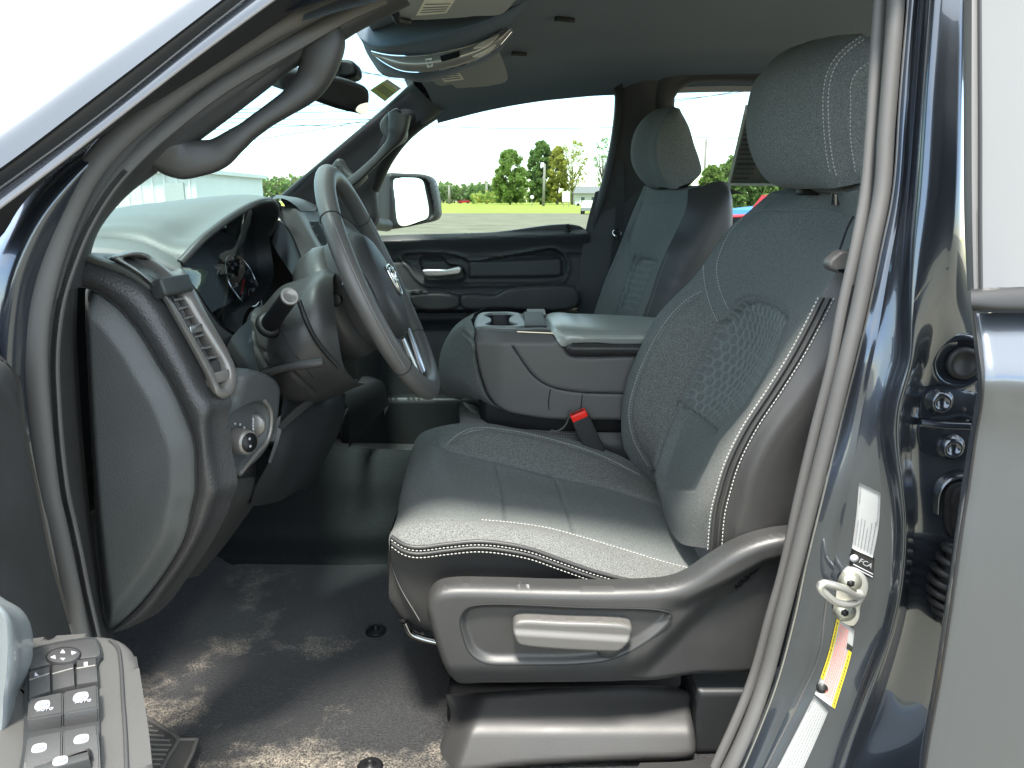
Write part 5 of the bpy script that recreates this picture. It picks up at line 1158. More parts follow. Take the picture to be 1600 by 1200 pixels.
# ------------------------------------------------------------------ driver door swung open at the left
dd = thing('driver_door', 'open driver door with grey armrest and window switch panel in the lower left corner', 'truck door', P(60, 1190, .5))
za = ZC-.29
def A(px, py, z=za): return PZ(px, py, z)
loft('door_panel', [C("-60,545,.60 0,563,.62 17,577,.63 26,602,.635 26,623,.64 35,665,.645 49,735,.65 60,780,.655 77,867,.665 101,955,.675 118,1010,.68"),
                    C("-120,545,.50 -40,570,.54 -10,590,.56 0,612,.57 0,640,.575 10,685,.58 25,755,.585 36,800,.59 53,887,.60 78,970,.61 90,1010,.61"),
                    C("-300,560,.36 -160,590,.42 -130,620,.44 -120,650,.45 -115,690,.46 -100,735,.47 -85,800,.47 -70,850,.48 -50,920,.48 -30,980,.48 0,1010,.48")], 60, 24, 'plastic', dd)
loft('door_shell', [C("-60,545,.62 0,560,.64 30,590,.655 40,665,.665 62,770,.672 82,867,.68 112,975,.69"), C("-70,535,.72 0,552,.725 20,590,.73 28,665,.735 50,770,.74 70,867,.745 100,975,.75")], 30, 6, 'rubber', dd)
ARMO = spl(PL("-60,1005 36,999 80,994 120,991 160,990 188,996 205,1008 214,1028 220,1060 226,1100 232,1140 238,1200 243,1270 -60,1270"), 120, closed=True)
arm = plate('armrest', np.array([A(a, b) for a, b in ARMO]), (0, 0, 1), .09, 'plastic_arm' if 'plastic_arm' in M else 'plastic', dd, bev=.008, seg=4)
tube('armrest_ridge', np.array([A(a, b, za+.0005) for a, b in spl(PL("172,1000 184,1012 189,1040 192,1090 196,1150 200,1260"), 40)]), .0012, 'plastic', arm, k=8)
SWP = spl(PL("41,1030 45,1016 60,1009 100,1001 140,995 152,996 158,1010 161,1025 154,1034 155,1110 158,1200 160,1270 30,1270 36,1160"), 90, closed=True)
sp_ = plate('switch_panel', np.array([A(a, b, za+.0025) for a, b in SWP]), (0, 0, 1), .003, 'plastic_dark', arm, bev=.001)
def btn(name, q, h, mat='plastic', tilt=0, bev=.0012, par=None):
    pts = np.array([A(a, b, za+.0025+h) for a, b in PL(q)]); pts[:, 2] += np.linspace(0, 0, len(pts))
    return plate(name, pts, (0, 0, 1), h, mat, par or sp_, bev=bev)
tp = btn('mirror_pad', "44,1030 48,1017 62,1011 100,1003 140,997 150,998 156,1012 157,1022 150,1026 116,1030 80,1037 46,1045", .003, 'plastic')
el = [A(99+26*cos(t), 1023+11.5*sin(t)-2.2*cos(t)*1.2, za+.008) for t in np.linspace(0, 2*pi, 32, endpoint=False)]
dpd = plate('mirror_dial', np.array(el), (0, 0, 1), .004, 'plastic', tp, bev=.001)
el2 = [A(99+28*cos(t), 1023.8+13*sin(t)-2.2*cos(t)*1.2, za+.0062) for t in np.linspace(0, 2*pi, 32, endpoint=False)]
plate('dial_gap', np.array(el2), (0, 0, 1), .002, 'plastic_black', tp)
def arrow(c, pts): plate('arrow_mark', np.array([A(c[0]+a, c[1]+b, za+.0086) for a, b in pts]), (0, 0, 1), .0006, 'white_mark', dpd)
arrow((98, 1017), [(-4, 2.5), (0, -2.5), (4, 2.5)]); arrow((98, 1029.5), [(-4, -1.5), (4, -1.5), (0, 2)]); arrow((83, 1026.5), [(3, -3), (-4.5, 0), (4, 2.5)]); arrow((115, 1019.5), [(-4, -2.5), (4.5, -.5), (-3, 3)])
for q, mk_ in (("45,1049 78,1040 79,1079 45,1090", (57, 1053, 'L')), ("81,1039.5 115,1031.5 117,1070 82,1078", None), ("119,1031 150,1027 153,1064 120,1069", (134, 1037, 'R'))):
    b = btn('selector_button', q, .0035, 'plastic')
    a4 = PL(q); fr2 = [a4[0]+[0, 14], a4[1]+[0, 13], a4[2], a4[3]]
    tube('button_edge', np.array([A(*(a4[0]+[1, 14]), za+.0063), A(*(a4[1]+[-1, 13]), za+.0063)]), .0007, 'handle_grey', b, k=6)
    if mk_: plate('marking', np.array([A(mk_[0]+a, mk_[1]+c, za+.0068) for a, c in ((-3, 3), (-2, -3), (3.5, 2.4))] if mk_[2] == 'L' else [A(mk_[0]+a, mk_[1]+c, za+.0068) for a, c in ((-3, -2.5), (3, -3), (3, 3), (-3, 3))]), (0, 0, 1), .0006, 'white_mark', b)
def winmark(par, cx, cy, auto, z):
    q = [(-11.5, 5.5), (-11, -1), (-7, -5), (6, -6.5), (11, -5), (11, 3.5)]
    q = spl(np.array(q), 24, closed=True)
    w = plate('window_symbol', np.array([A(cx+a, cy+b-a*.10, z) for a, b in q]), (0, 0, 1), .0006, 'white_mark', par)
    tube('symbol_line', np.array([A(cx-8, cy+1.4, z+.0004), A(cx+8, cy-.4, z+.0004)]), .0008, 'blue_mark', w, k=4)
    if auto: text('symbol_lettering', 'AUTO', A(cx-9, cy+12-1, z), A(cx+11, cy+12, z)-A(cx-11, cy+15, z), (0, 1, 0), .0030, 'white_mark', par, ext=.0003)
def rocker(q0, q1, marks, auto):
    """a window switch: flat top with a scooped front edge"""
    a = PL(q0); f = PL(q1); top = [A(*p, za+.010) for p in a]; low = [A(*p, za+.003) for p in f]
    for i in (0, 1):
        k0, k1 = (0, .495) if i == 0 else (.505, 1)
        mix = lambda P0, P1, k: np.array(P0)*(1-k)+np.array(P1)*k
        tl, trr, br, blq = mix(top[0], top[1], k0), mix(top[0], top[1], k1), mix(top[3], top[2], k1), mix(top[3], top[2], k0)
        fl2, fr3 = mix(low[0], low[1], k0), mix(low[0], low[1], k1)
        dn = V3(0, 0, -.009); V = [tl, trr, br, blq, fl2, fr3, tl+dn, trr+dn, fr3+dn*.3, fl2+dn*.3]
        bm = bmesh.new(); vv = [bm.verts.new(v) for v in V]
        for fc in ((0, 1, 2, 3), (3, 2, 5, 4), (0, 3, 4, 9, 6), (1, 7, 8, 5, 2), (6, 7, 1, 0), (4, 5, 8, 9), (6, 9, 8, 7)): bm.faces.new([vv[j] for j in fc])
        bmesh.ops.recalc_face_normals(bm, faces=bm.faces[:]); bmesh.ops.bevel(bm, geom=[e for e in bm.edges], offset=.0009, segments=2, affect='EDGES')
        bm.verts.index_update(); V2 = np.array([v.co[:] for v in bm.verts]); F2 = [tuple(v.index for v in fc.verts) for fc in bm.faces]; bm.free()
        b = mesh('window_switch', V2, F2, 'plastic', sp_, sharp=35)
        winmark(b, *marks[i], auto, za+.0106)
rocker("44,1092 152,1069 154,1104 43,1124", "40,1144 155,1126", ((66, 1101), (126, 1088)), True)
rocker("42,1152 152,1131 156,1167 38,1190", "32,1230 158,1225", ((61, 1168), (127, 1154)), False)
lk = btn('lock_switch', "52,1197 138,1173 140,1185 60,1207 52,1225", .010, 'plastic'); winmark(lk, 94, 1188, False, za+.0131)
tube('lock_recess_edge', np.array([A(50, 1205, za+.0105), A(100, 1184, za+.0105), A(138, 1172, za+.0105), A(141, 1184, za+.0105)]), .0009, 'plastic_black', sp_, n=14, k=6)
pull = Surf([C("-60,930,.40 -20,935 5,945 20,958 29,975 33,1000 33,1030 31,1060 26,1090 26,1120 24,1150 12,1190 0,1240"),
             C("-60,930,.37 -25,938 -8,948 2,960 8,975 10,1000 10,1030 8,1060 4,1090 3,1120 0,1150 -10,1190 -20,1240"),
             C("-80,950,.38 -50,955 -40,960 -35,970 -32,985 -30,1000 -30,1030 -30,1060 -30,1090 -30,1120 -32,1150 -40,1190 -50,1240"),
             C("-80,950,.43 -50,955 -40,960 -35,970 -32,985 -30,1000 -30,1030 -30,1060 -30,1090 -30,1120 -32,1150 -40,1190 -50,1240"),
             C("-40,930,.44 -20,935 0,948 14,962 22,980 25,1000 25,1030 23,1060 20,1090 18,1120 14,1150 4,1190 -8,1240")], 60, 40, closed=True)
pull.build('pull_handle', 'silver_paint', dd, cap=True)

# interior mirror, visors, overhead console, stickers
rm = thing('rearview_mirror', 'black interior rear view mirror below the overhead console', 'mirror', P(535, 180, 1.6))
RM = spl(PL("440,112 470,110 500,114 525,119 550,126 576,138 580,148 578,168 573,180 560,178 530,171 500,160 470,148 445,140"), 70, closed=True)
relief('mirror_housing', RM, (P(450, 125, 1.5), P(578, 160, 1.62), P(510, 165, 1.56)), 'plastic_black', rm, edge=.012, edge_px=8, res=2, thick=.05)
_g = P(566, 170, 1.588); _n = V3(.80, -.58, -.13); mpl = Plane(_g, _g+np.cross(_n, (0, 0, 1)), _g+np.cross(_n, V3(.58, .8, 0)))
plate('mirror_glass', mpl.pts(spl(PL("556,172 560,165 570,161 577,161 576,170 572,178 562,177"), 30, closed=True)), mpl.n, .003, 'mirror', rm)
tube('mirror_stem', [P(520, 125, 1.58), P(520, 100, 1.6), P(522, 85, 1.66)], .012, 'plastic_black', rm, n=10)
relief('sensor_cover', spl(PL("512,100 530,92 552,96 556,116 540,122 516,116"), 40, closed=True), 1.66, 'plastic_black', rm, edge=.01, edge_px=6, res=2, thick=.05)
def visor(name, label, poly, plane, lab, labrows):
    t = thing(name, label, 'sun visor', plane.at(*PL(poly).mean(0)))
    b = plate('visor_panel', plane.pts(spl(PL(poly), 60, closed=True)), plane.n, .016, 'visor_grey', t, bev=.004, seg=3)
    l = plate('paper_label', plane.pts(PL(lab))+plane.n*.0006, plane.n, .0006, 'label_cream', b)
    q = PL(lab)
    for k in labrows:
        a, c = q[0]*(1-k)+q[3]*k, q[1]*(1-k)+q[2]*k; a, c = a+(c-a)*.08, a+(c-a)*.92
        tube('print_line', plane.pts(np.array([a, c]))+plane.n*.001, .0012, 'print_grey', l, k=4)
    return t
vp = Plane(P(680, 25, 1.30), P(780, 20, 1.32), P(700, -15, 1.18))
visor('sun_visor', 'grey driver sun visor with a cream label at the top edge of the picture', "622,20 618,-10 640,-60 850,-70 830,-25 806,2 786,22 740,26 680,30 640,32 624,30", vp, "664,-2 712,-2 697,20 650,24", (.3, .5, .65, .8))
vp2 = Plane(P(690, 118, 1.90), P(780, 125, 2.0), P(740, 85, 1.85))
visor('sun_visor', 'grey passenger sun visor with a cream label behind the overhead console', "665,108 690,95 740,85 776,76 780,84 793,118 793,126 784,131 735,137 712,138 706,133 684,134", vp2, "677,110 712,106 725,124 695,128", (.3, .5, .65, .8))
tube('visor_rod', [P(618, 22, 1.25), P(622, 32, 1.27), P(640, 35, 1.29)], .006, 'plastic_dark', bpy.data.objects['sun_visor'], n=10)
oc = thing('overhead_console', 'dark roof console with curved chrome lamp trim', 'overhead console', P(690, 100, 1.6))
d1 = C("560,-40,1.50 640,-40 720,-40 800,-40 860,-30", 1.5)
dome = Surf([C("545,30,1.55 555,38 590,30 640,20,1.50 720,15 800,10 850,-10"), C("552,45,1.50 565,62 600,70,1.46 650,62,1.44 720,45,1.42 780,25,1.44 830,0,1.5"), C("566,66,1.53 578,78 600,82,1.50 650,84,1.49 700,78,1.48 770,54,1.49 796,40,1.52"),
             C("570,76,1.56 585,92 600,100,1.54 650,112,1.53 700,104,1.53 775,72,1.54 799,44,1.56"), C("590,110,1.75 600,118,1.75 620,122 660,122 700,112 770,85 800,55,1.75")], 70, 50)
do = dome.build('console_body', 'headliner', oc)
cr = Surf([C("580,80,1.493 596,84 620,87,1.488 660,86,1.484 700,79,1.478 740,69,1.478 770,56 793,43,1.50"), C("580,84,1.487 600,91 625,98,1.478 660,99,1.474 700,92,1.468 742,80,1.468 775,64 797,45,1.495"), C("583,85,1.50 600,98 625,110,1.497 660,113,1.493 700,107,1.49 742,94,1.49 775,75 799,49,1.51")], 80, 14)
cro = cr.build('chrome_trim', 'trim_metal', do)
for e in (0, -1): tube('trim_edge', spl(cr.G[:, e], 80), .0016, 'chrome', cro, k=6)
def crp(poly, m, nm, off=.003):
    pr_ = cr.proj(PL(poly), 24, lin=True)
    if len(pr_[0]) > 3:
        nn_ = pr_[1].mean(0); plate(nm, pr_[0]+nn_*off, nn_, .003, m, cro)
crp("688,88 718,80 719,89 690,97 688,88", 'plastic_black', 'sunglass_slot'); crp("740,76 752,68 780,55 770,66 755,75 740,76", 'lamp_lens', 'reading_lamp'); crp("738,88 755,80 775,68 768,76 750,87 738,88", 'lamp_lens', 'reading_lamp'); crp("665,92 675,90 677,104 668,106 665,92", 'silver', 'latch_button')
# stickers on glass
wst = ws.proj("577,139 603,121 629,133 597,159 577,139", 5, lin=True)
if len(wst[0]) == 5:
    n_ = wst[1].mean(0); w4 = wst[0][:4]
    wstk = thing('windshield_sticker', 'yellowish paper sticker at the upper corner of the windshield', 'sticker', w4.mean(0))
    plate('sticker_sheet', w4+n_*.004, n_, .0008, 'label_olive', wstk); plate('sticker_band', np.array([w4[1], w4[2], w4[2]*.78+w4[3]*.22, w4[1]*.78+w4[0]*.22])+n_*.0046, n_, .0005, 'label_cream', wstk)
    for k in (.4, .52, .64, .76): tube('print_line', np.array([w4[1]*(1-k)+w4[0]*k, w4[2]*(1-k)+w4[3]*k])*.8+.2*w4.mean(0)+n_*.005, .0014, 'print_grey', wstk, k=4)
rst = Plane(P(1160, 250, 2.40), P(1200, 250, 2.40), P(1170, 165, 2.355))
stk = thing('window_sticker', 'grey printed price sheet on the rear side window beside the driver headrest', 'sticker', rst.at(1170, 250))
sq = PL("1165,164 1260,162 1260,292 1136,290"); so = plate('sticker_sheet', rst.pts(sq), rst.n, .001, 'label_dim', stk)
sq2 = PL("1169,168 1260,166 1260,287 1141,286"); plate('sticker_print', rst.pts(sq2)+rst.n*.0008, rst.n, .0006, 'label_dim2', so)
for k in range(14):
    y = 180+k*7.6; x0 = np.interp(y, [164, 290], [1168, 1140])+4; rnd_ = random.Random(k)
    tube('print_line', rst.pts(np.array([[x0, y], [x0+rnd_.uniform(18, 40), y]]))+rst.n*.0014, .0022 if k % 5 else .004, 'print_dark', so, k=4)
# seat belt on the driver side, behind the seal
sb = thing('seat_belt', 'black driver seat belt webbing with tongue beside the door post', 'seat belt', P(1310, 430, .93))
loft('belt_webbing', [C("1349,300,.95 1338,360 1322,420,.93 1314,470 1308,540 1300,620 1290,720,.92"), C("1385,300,.95 1375,360 1352,420,.93 1344,470 1335,540 1325,620 1310,720,.92")], 30, 4, 'webbing', sb, thick=.0015)
relief('belt_tongue', spl(PL("1296,418 1297,408 1308,397 1316,392 1330,394 1332,420 1322,427 1305,425"), 40, closed=True), .915, 'handle_grey', sb, lambda p, s: -.0*p[:, 0], edge=.006, edge_px=5, res=1.6, thick=.012)
relief('tongue_plate', spl(PL("1308,422 1322,420 1330,420 1330,427 1318,427"), 20, closed=True), .908, 'chrome', sb, res=1.5, thick=.004)
tube('stay_button', C("1310,396,.94 1326,352 1334,338", .945), .0014, 'plastic_black', sb, n=12, k=6)
pb2 = thing('seat_belt', 'passenger seat belt guide on the far post', 'seat belt', P(965, 400, 2.33))
loft('belt_webbing', [C("963,250,2.36 962,330,2.34 958,372,2.33 950,430,2.33"), C("975,250,2.36 975,330,2.34 972,372,2.33 962,430,2.33")], 14, 3, 'webbing', pb2, thick=.0015)
mesh('belt_guide', *lathe(P(963, 366, 2.32), (.2, -1, .1), [(0, 0), (.012, 0), (.016, .004), (.012, .008), (0, .008)], 20), 'chrome_dark', pb2)
# ------------------------------------------------------------------ dashboard
da = thing('dashboard', 'dark grey dashboard with silver-edged side vent and instrument hood', 'dashboard', P(300, 800, 1.2))
# end panel: recessed face with a broad bevelled rim
EP = spl(PL("119,452 135,453 150,458 182,480 217,521 245,567 270,609 290,655 303,693 306,740 305,775 301,790 290,840 259,895 217,948 180,982 166,984 158,960 140,830 128,700 119,560 116,480"), 200, closed=True)
FACE = spl(PL("136,478 158,490 185,530 212,580 238,630 258,680 270,740 268,800 252,855 220,905 190,945 172,950 160,900 148,780 140,660 134,560"), 120, closed=True)
def eh(p, s):
    a, _ = sd(p, FACE); lft = sst(p[:, 0], 118, 150+(p[:, 1]-450)*.06)
    return .014*sst(-s, 3, 34)-.020*(1-lft)
ep = relief('end_panel', EP, .858, 'plastic_end', da, eh, edge=.003, edge_px=3, res=3.2, thick=.05)
loft('kick_trim', [C('88,430,.80 84,505,.795 82,560 84,620 90,700 99,770 108,810,.80 120,865 132,925,.805 147,990,.81 155,1040,.81'), C('108,430,.83 104,520,.825 106,600 112,700 122,800 135,880 148,960 160,1000,.84 168,1040,.84'), C('122,445,.875 120,520,.88 124,600 131,700 141,800 152,880 164,970 175,990,.89 185,1040,.90')], 50, 12, 'plastic', da)
# grained surround
RO = "126,412 132,407 157,413 192,425 224,444 247,470 269,507 297,560 318,602 337,632 333,655 336,700 345,749 347,765 338,790 329,815 301,867 269,913 238,955 210,977 181,985"
RI = "119,447 135,449 152,455 184,478 219,519 247,565 272,608 292,654 305,692 308,740 307,776 303,791 292,841 261,896 219,949 190,975 180,983"
ro, ri = spl(PL(RO), 120), spl(PL(RI), 120)
R0 = np.array([P(a, b, .855) for a, b in ri]); R1 = np.array([P(a, b, .852) for a, b in (ri*.55+ro*.45)]); R2 = np.array([P(a, b, .868) for a, b in ro])
surr = loft('end_surround', [sh(R0, 0, .02), R0, sh(R1, 0, -.002), sh((R1+R2)/2, 0, -.006), R2, sh(R2, .012, .02)], 150, 24, 'leather_grain', da)
tube('end_gap', sh(spl(R0, 120), 0, -.001), .0012, 'seam_dark', da, k=6)
# top pad and instrument hood
T0 = C("122,400,.858 130,402 157,411 192,423 224,443,.862 262,470,.88")
T0b = C("124,392,.90 150,396 185,405 215,416 245,432,.90 280,452,.92")
T1 = C("120,372,1.0 150,372 190,374 225,381 252,392 282,409,1.0")
loft('top_pad', [sh(T0, 0, .006, -.006), T0, T0b, T1], 60, 24, 'dash_top_skylit', da)
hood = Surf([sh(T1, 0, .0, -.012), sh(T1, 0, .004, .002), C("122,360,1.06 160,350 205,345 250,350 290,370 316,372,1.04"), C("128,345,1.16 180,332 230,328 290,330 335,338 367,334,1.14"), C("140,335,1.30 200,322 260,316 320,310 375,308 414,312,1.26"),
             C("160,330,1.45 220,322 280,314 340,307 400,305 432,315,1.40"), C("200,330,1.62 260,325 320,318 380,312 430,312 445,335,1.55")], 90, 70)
hdo = hood.build('instrument_hood', 'dash_top_skylit', da)
LIP = [hood.G[-1]]
lp0 = C("282,411,.998 316,374,1.036 340,354,1.08 367,335,1.135 392,321,1.2 414,314,1.255 428,317,1.36 432,330,1.42 428,348,1.45 420,366,1.46")
tube('hood_lip', spl(lp0, 60), .0055, 'plastic', hdo, k=10)
# underside of the hood and the instrument recess
rim = C("283,412,.998 316,376,1.036 367,338,1.135 414,318,1.25 430,330,1.40 421,366,1.46 424,395,1.47 428,425,1.46 420,450,1.40 403,473,1.32 388,482,1.26 380,498,1.20 377,514,1.14 366,519,1.08 341,501,1.03 310,456,1.0")
bk_ = rim+V3(-.085, 0, -.02); bk_ = bk_.mean(0)+(bk_-bk_.mean(0))*np.array([.9, .93, .9])
rl = Surf([spl(rim, 90, closed=True), spl(rim, 90, closed=True)*.5+spl(bk_, 90, closed=True)*.5, spl(bk_, 90, closed=True)], 90, 12)
V = np.vstack([spl(rim, 90, closed=True), spl(bk_, 90, closed=True)]); mesh('cluster_recess', V, gridF(2, 90, True), 'plastic_dark', hdo)
cl = thing('instrument_cluster', 'instrument cluster with chrome-ringed gauge under the dash hood', 'gauge cluster', P(370, 500, 1.2))
cn = np.array([.93, -.10, .36]); cn /= np.linalg.norm(cn)
cb = bk_.mean(0)
cpl = Plane(cb, cb+np.cross(cn, (0, 1, 0)), cb+np.cross(cn, (0, 0, 1)))
face = spl(bk_, 90, closed=True); face = face-((face-cb)@cn)[:, None]*cn
plate('cluster_face', face, cn, .01, 'piano', cl)
uy = np.cross(cn, (0, 0, 1)); uy /= np.linalg.norm(uy); uz = np.cross(uy, cn)
if uz[2] < 0: uz = -uz
if uy[1] < 0: uy = -uy
def gauge(px, py, r, lbl, nums):
    c = cpl.at(px, py)+cn*.006
    th = np.linspace(0, 2*pi, 48, endpoint=False)
    g_ = tube('gauge_ring', np.array([c+r*(cos(t)*uy+sin(t)*uz) for t in th]), r*.045, 'chrome', cl, closed=True, up=tuple(cn), k=8)
    mesh('gauge_dial', *lathe(c-cn*.003, cn, [(0, 0), (r*.95, 0), (r*.95, .002), (0, .002)], 40), 'plastic_black', g_)
    for k in range(nums):
        t = radians(225-270*k/(nums-1)); a, b = c+cn*.001+r*.88*(cos(t)*uy+sin(t)*uz), c+cn*.001+r*.76*(cos(t)*uy+sin(t)*uz)
        tube('gauge_tick', [a, b], r*.022, 'white_mark', g_, k=4)
        text('gauge_number', str(k*(20 if nums > 7 else 1)), c+cn*.0012+r*.60*(cos(t)*uy+sin(t)*uz)-uz*r*.06, uy, uz, r*.2, 'white_mark', g_, align='CENTER')
    t = radians(215); tube('gauge_needle', [c+cn*.004, c+cn*.004+r*.8*(cos(t)*uy+sin(t)*uz)], r*.025, 'red_button', g_, k=5)
gauge(374, 440, .050, '', 9); gauge(394, 468, .020, '', 5)
lens = spl(rim, 90, closed=True)+V3(-.028, 0, -.004)
lc = lens.mean(0); mesh('cluster_lens', np.vstack([lc+(lens-lc)*.97, lc[None]]), [(i, (i+1) % 90, 90) for i in range(90)], 'glass_lens', cl)
# lower rim of the instrument opening
loft('cluster_trim', [C("283,414,.995 308,458,.99 339,504,1.02 366,524,1.07 382,519,1.14 386,500,1.20 393,486,1.26 408,476,1.31"), C("274,424,.985 296,462,.985 326,512,1.0 360,545,1.05 392,535,1.14 398,510,1.20 402,494,1.26 416,482,1.32")], 50, 8, 'plastic_dash', da)
mesh('dash_core', *join([boxVF((-.80, 1.62, ZC-.25), (.19, 0, 0), (0, .70, 0), (0, 0, .195), .02), boxVF((-.66, 1.70, ZC-.25), (.17, 0, 0), (0, .22, 0), (0, 0, .20), .02), boxVF((-.72, 1.22, ZC-.21), (.12, 0, 0), (0, .26, 0), (0, 0, .175), .02)]), 'plastic_black', da)
# side air vent with silver bezel
vb = thing('air_vent', 'silver framed side air vent with dark slats at the dashboard end', 'air vent', P(300, 620, .93))
BO = "176,402 190,397 212,392 228,395 241,402 272,425 284,420 300,446 323,490 354,543 368,574 371,595 365,614 350,623 338,616 323,583 298,537 273,493 255,463 227,435 199,416"
BI = "192,404 204,400 218,400 232,405 250,417 272,437 290,461 312,500 340,546 355,573 358,592 352,607 345,607 334,580 308,535 284,494 265,466 240,443 214,420"
def dv(px, py):
    """depth of the vent face: the front edge near the door, the inner edge farther across"""
    s_, n_ = px-np.interp(py, [392, 402, 416, 435, 463, 493, 537, 583, 616], [176, 176, 199, 227, 255, 273, 298, 323, 338]), 0
    return .856+np.clip(s_, 0, 90)*.0011
bo = spl(PL(BO), 140, closed=True); bi = spl(PL(BI), 140, closed=True)
for q in (bo, bi): pass
k0 = np.argmin(((bo-[176, 402])**2).sum(1)); bo = np.roll(bo, -k0, 0); k1 = np.argmin(((bi-[192, 404])**2).sum(1)); bi = np.roll(bi, -k1, 0)
Bo = np.array([P(a, b, dv(a, b)+.004) for a, b in bo]); Bi = np.array([P(a, b, dv(a, b)+.002) for a, b in bi]); Bm = np.array([P(a, b, dv(a, b)-.002) for a, b in (bo+bi)/2])
G_ = across(np.array([sh(Bo, -.006, .006), Bo, Bm, Bi, sh(Bi, -.02, .004)]), 16); mesh('vent_bezel', G_.reshape(-1, 3), [f for f in gridF(140, 16)]+[(139*16+j, 139*16+j+1, j+1, j) for j in range(15)], 'grey_bezel', vb, sharp=50)
well = sh(Bi, -.055, .012); V = np.vstack([Bi, well, well.mean(0)[None]]); mesh('vent_well', V, gridF(2, 140, True)+[(140+i, 140+(i+1) % 140, 280) for i in range(140)], 'plastic_black', vb)
def slat(a, b, m, nm, w=.010, depth=.016, par=vb, t=.0016):
    p, q = P(*a), P(*b); c = (p+q)/2; x = (q-p)/2; dirn = V3(-.80, .58, -.12); dirn /= np.linalg.norm(dirn); nrm = np.cross(x, dirn); nrm /= np.linalg.norm(nrm)
    mesh(nm, *boxVF(c+dirn*depth, x, dirn*depth, nrm*t, min(.001, t*.4)), m, par)
for (a, b) in (((272, 469), (299, 464)), ((279, 483), (303, 477)), ((288, 498), (311, 492)), ((304, 527), (327, 521)), ((313, 545), (337, 541)), ((321, 561), (345, 556))):
    slat((*a, dv(*a)+.008), (*b, dv(*b)+.008), 'slat_grey', 'vent_slat', depth=.010, t=.0013)
slat((298, 516, dv(298, 516)+.002), (317, 511, dv(317, 511)+.002), 'silver', 'slat_tab', t=.0045, depth=.009)
mesh('vent_bridge', *boxVF((P(244, 452, dv(244, 452))+P(292, 444, dv(292, 444)))/2, (P(292, 444, dv(292, 444))-P(246, 452, dv(246, 452)))/2, (P(262, 470, .89)-P(250, 438, .89))*.42, V3(.010, -.006, .004), .004), 'plastic_dash', vb)
tube('pocket_edge', C("214,428,.872 228,440 244,450 256,456", .874), .0018, 'silver', vb, n=12, k=6)
relief('vent_dial_cap', spl(PL("325,570 334,563 344,562 350,569 353,582 342,585 332,586"), 40, closed=True), (P(320, 575, .868), P(352, 570, .91), P(338, 588, .885)), 'plastic', vb, edge=.004, edge_px=4, res=1.6, thick=.02)
mesh('vent_dial', *boxVF(P(341, 590, .882), (.006, .014, 0), (.004, -.002, .002), (0, 0, .007), .003), 'grey_bezel', vb)
# lower dash: from the surround towards the steering column
loft('side_fascia', [np.array([P(a, b, .872) for a, b in spl(PL("297,560 318,602 337,632 333,655 336,700 345,749 347,765 338,790 329,815 301,867 269,913 238,955 210,977"), 30)]),
                     C("372,560,1.0 376,585,1.0 380,612,1.0 400,650,1.05 398,700,1.05 400,740,1.05 398,770,1.05 385,800,1.05 365,825,1.0 330,862,.98 295,900,.97 262,935,.95 230,965,.94")], 60, 14, 'plastic', da)
loft('fascia_upper', [C("354,543,.95 371,575,.96 374,600,.97 380,625,.98"), C("366,522,1.07 392,560,1.10 405,580,1.12 420,600,1.14"), C("410,480,1.30 420,520,1.28 430,560,1.27 440,600,1.26")], 24, 14, 'plastic_dark', da)
HS = spl(PL("336,655 346,643 366,629 371,604 375,587 388,577 407,580 429,590 440,605 443,628 441,652 427,696 407,723 372,748 356,761 349,748 341,700"), 120, closed=True)
HI = spl(PL("353,656 368,642 398,627 412,627 420,640 421,668 414,690 398,708 371,735 366,728 360,690"), 80, closed=True)
hpl2 = Plane(P(345, 660, .892), P(438, 620, 1.03), P(358, 745, .905))
hs_ = relief('switch_panel', HS, hpl2, 'plastic_end', da, lambda p, s: -.012*sst(-sd(p, HI)[0], 0, 6)+.006*(1-sst(p[:, 1], 580, 640)), edge=.014, edge_px=11, res=2.2, thick=.04)
tube('panel_rim', hpl2.pts(spl(PL("412,626 421,640 422,668 415,691 399,709 373,741"), 40))+hpl2.n*.001, .0032, 'grey_bezel', hs_, k=8)
hsn = np.array([.80, -.52, .30]); hsn /= np.linalg.norm(hsn)
kb = P(371, 689, .935); kd = P(389, 692, .925)-kb; 
kax = V3(.86, -.45, .05); kax /= np.linalg.norm(kax)
kn = mesh('light_knob', *lathe(kb-kax*.008, kax, [(0, 0), (.0175, 0), (.0168, .008), (.0162, .026), (.0145, .029), (0, .029)], 32), 'grey_bezel', hs_)
kf = kb+kax*.0215; mesh('knob_face', *lathe(kf, kax, [(0, 0), (.0125, 0), (.0125, .0006), (0, .0006)], 28), 'plastic_black', kn)
ku = np.cross(kax, (0, 0, 1)); ku /= np.linalg.norm(ku)
for s_ in (-1, 1): mesh('knob_symbol', *lathe(kf+V3(0, 0, .005*s_)+kax*.0008, kax, [(0, 0), (.0019, 0), (.0019, .0004), (0, .0004)], 10), 'white_mark', kn)
for t in np.linspace(.2, 2.2, 6): mesh('dial_mark', *lathe(kb-kax*.006+.022*(cos(t)*ku*-1+sin(t)*V3(0, 0, 1)), kax, [(0, 0), (.0017, 0), (.0017, .0008), (0, .0008)], 8), 'white_mark', hs_)
mesh('dimmer_wheel', *lathe(P(398, 664, .985), np.array([.1, 1, 0]), [(0, -.004), (.014, -.004), (.0155, -.002), (.0155, .002), (.014, .004), (0, .004)], 26), 'grey_bezel', hs_)
for k in range(4): mesh('dimmer_mark', *boxVF(P(395.5, 656+5*k, .96), (.0012, 0, 0), (0, .0008, 0), (0, 0, .0022)), 'white_mark', hs_)
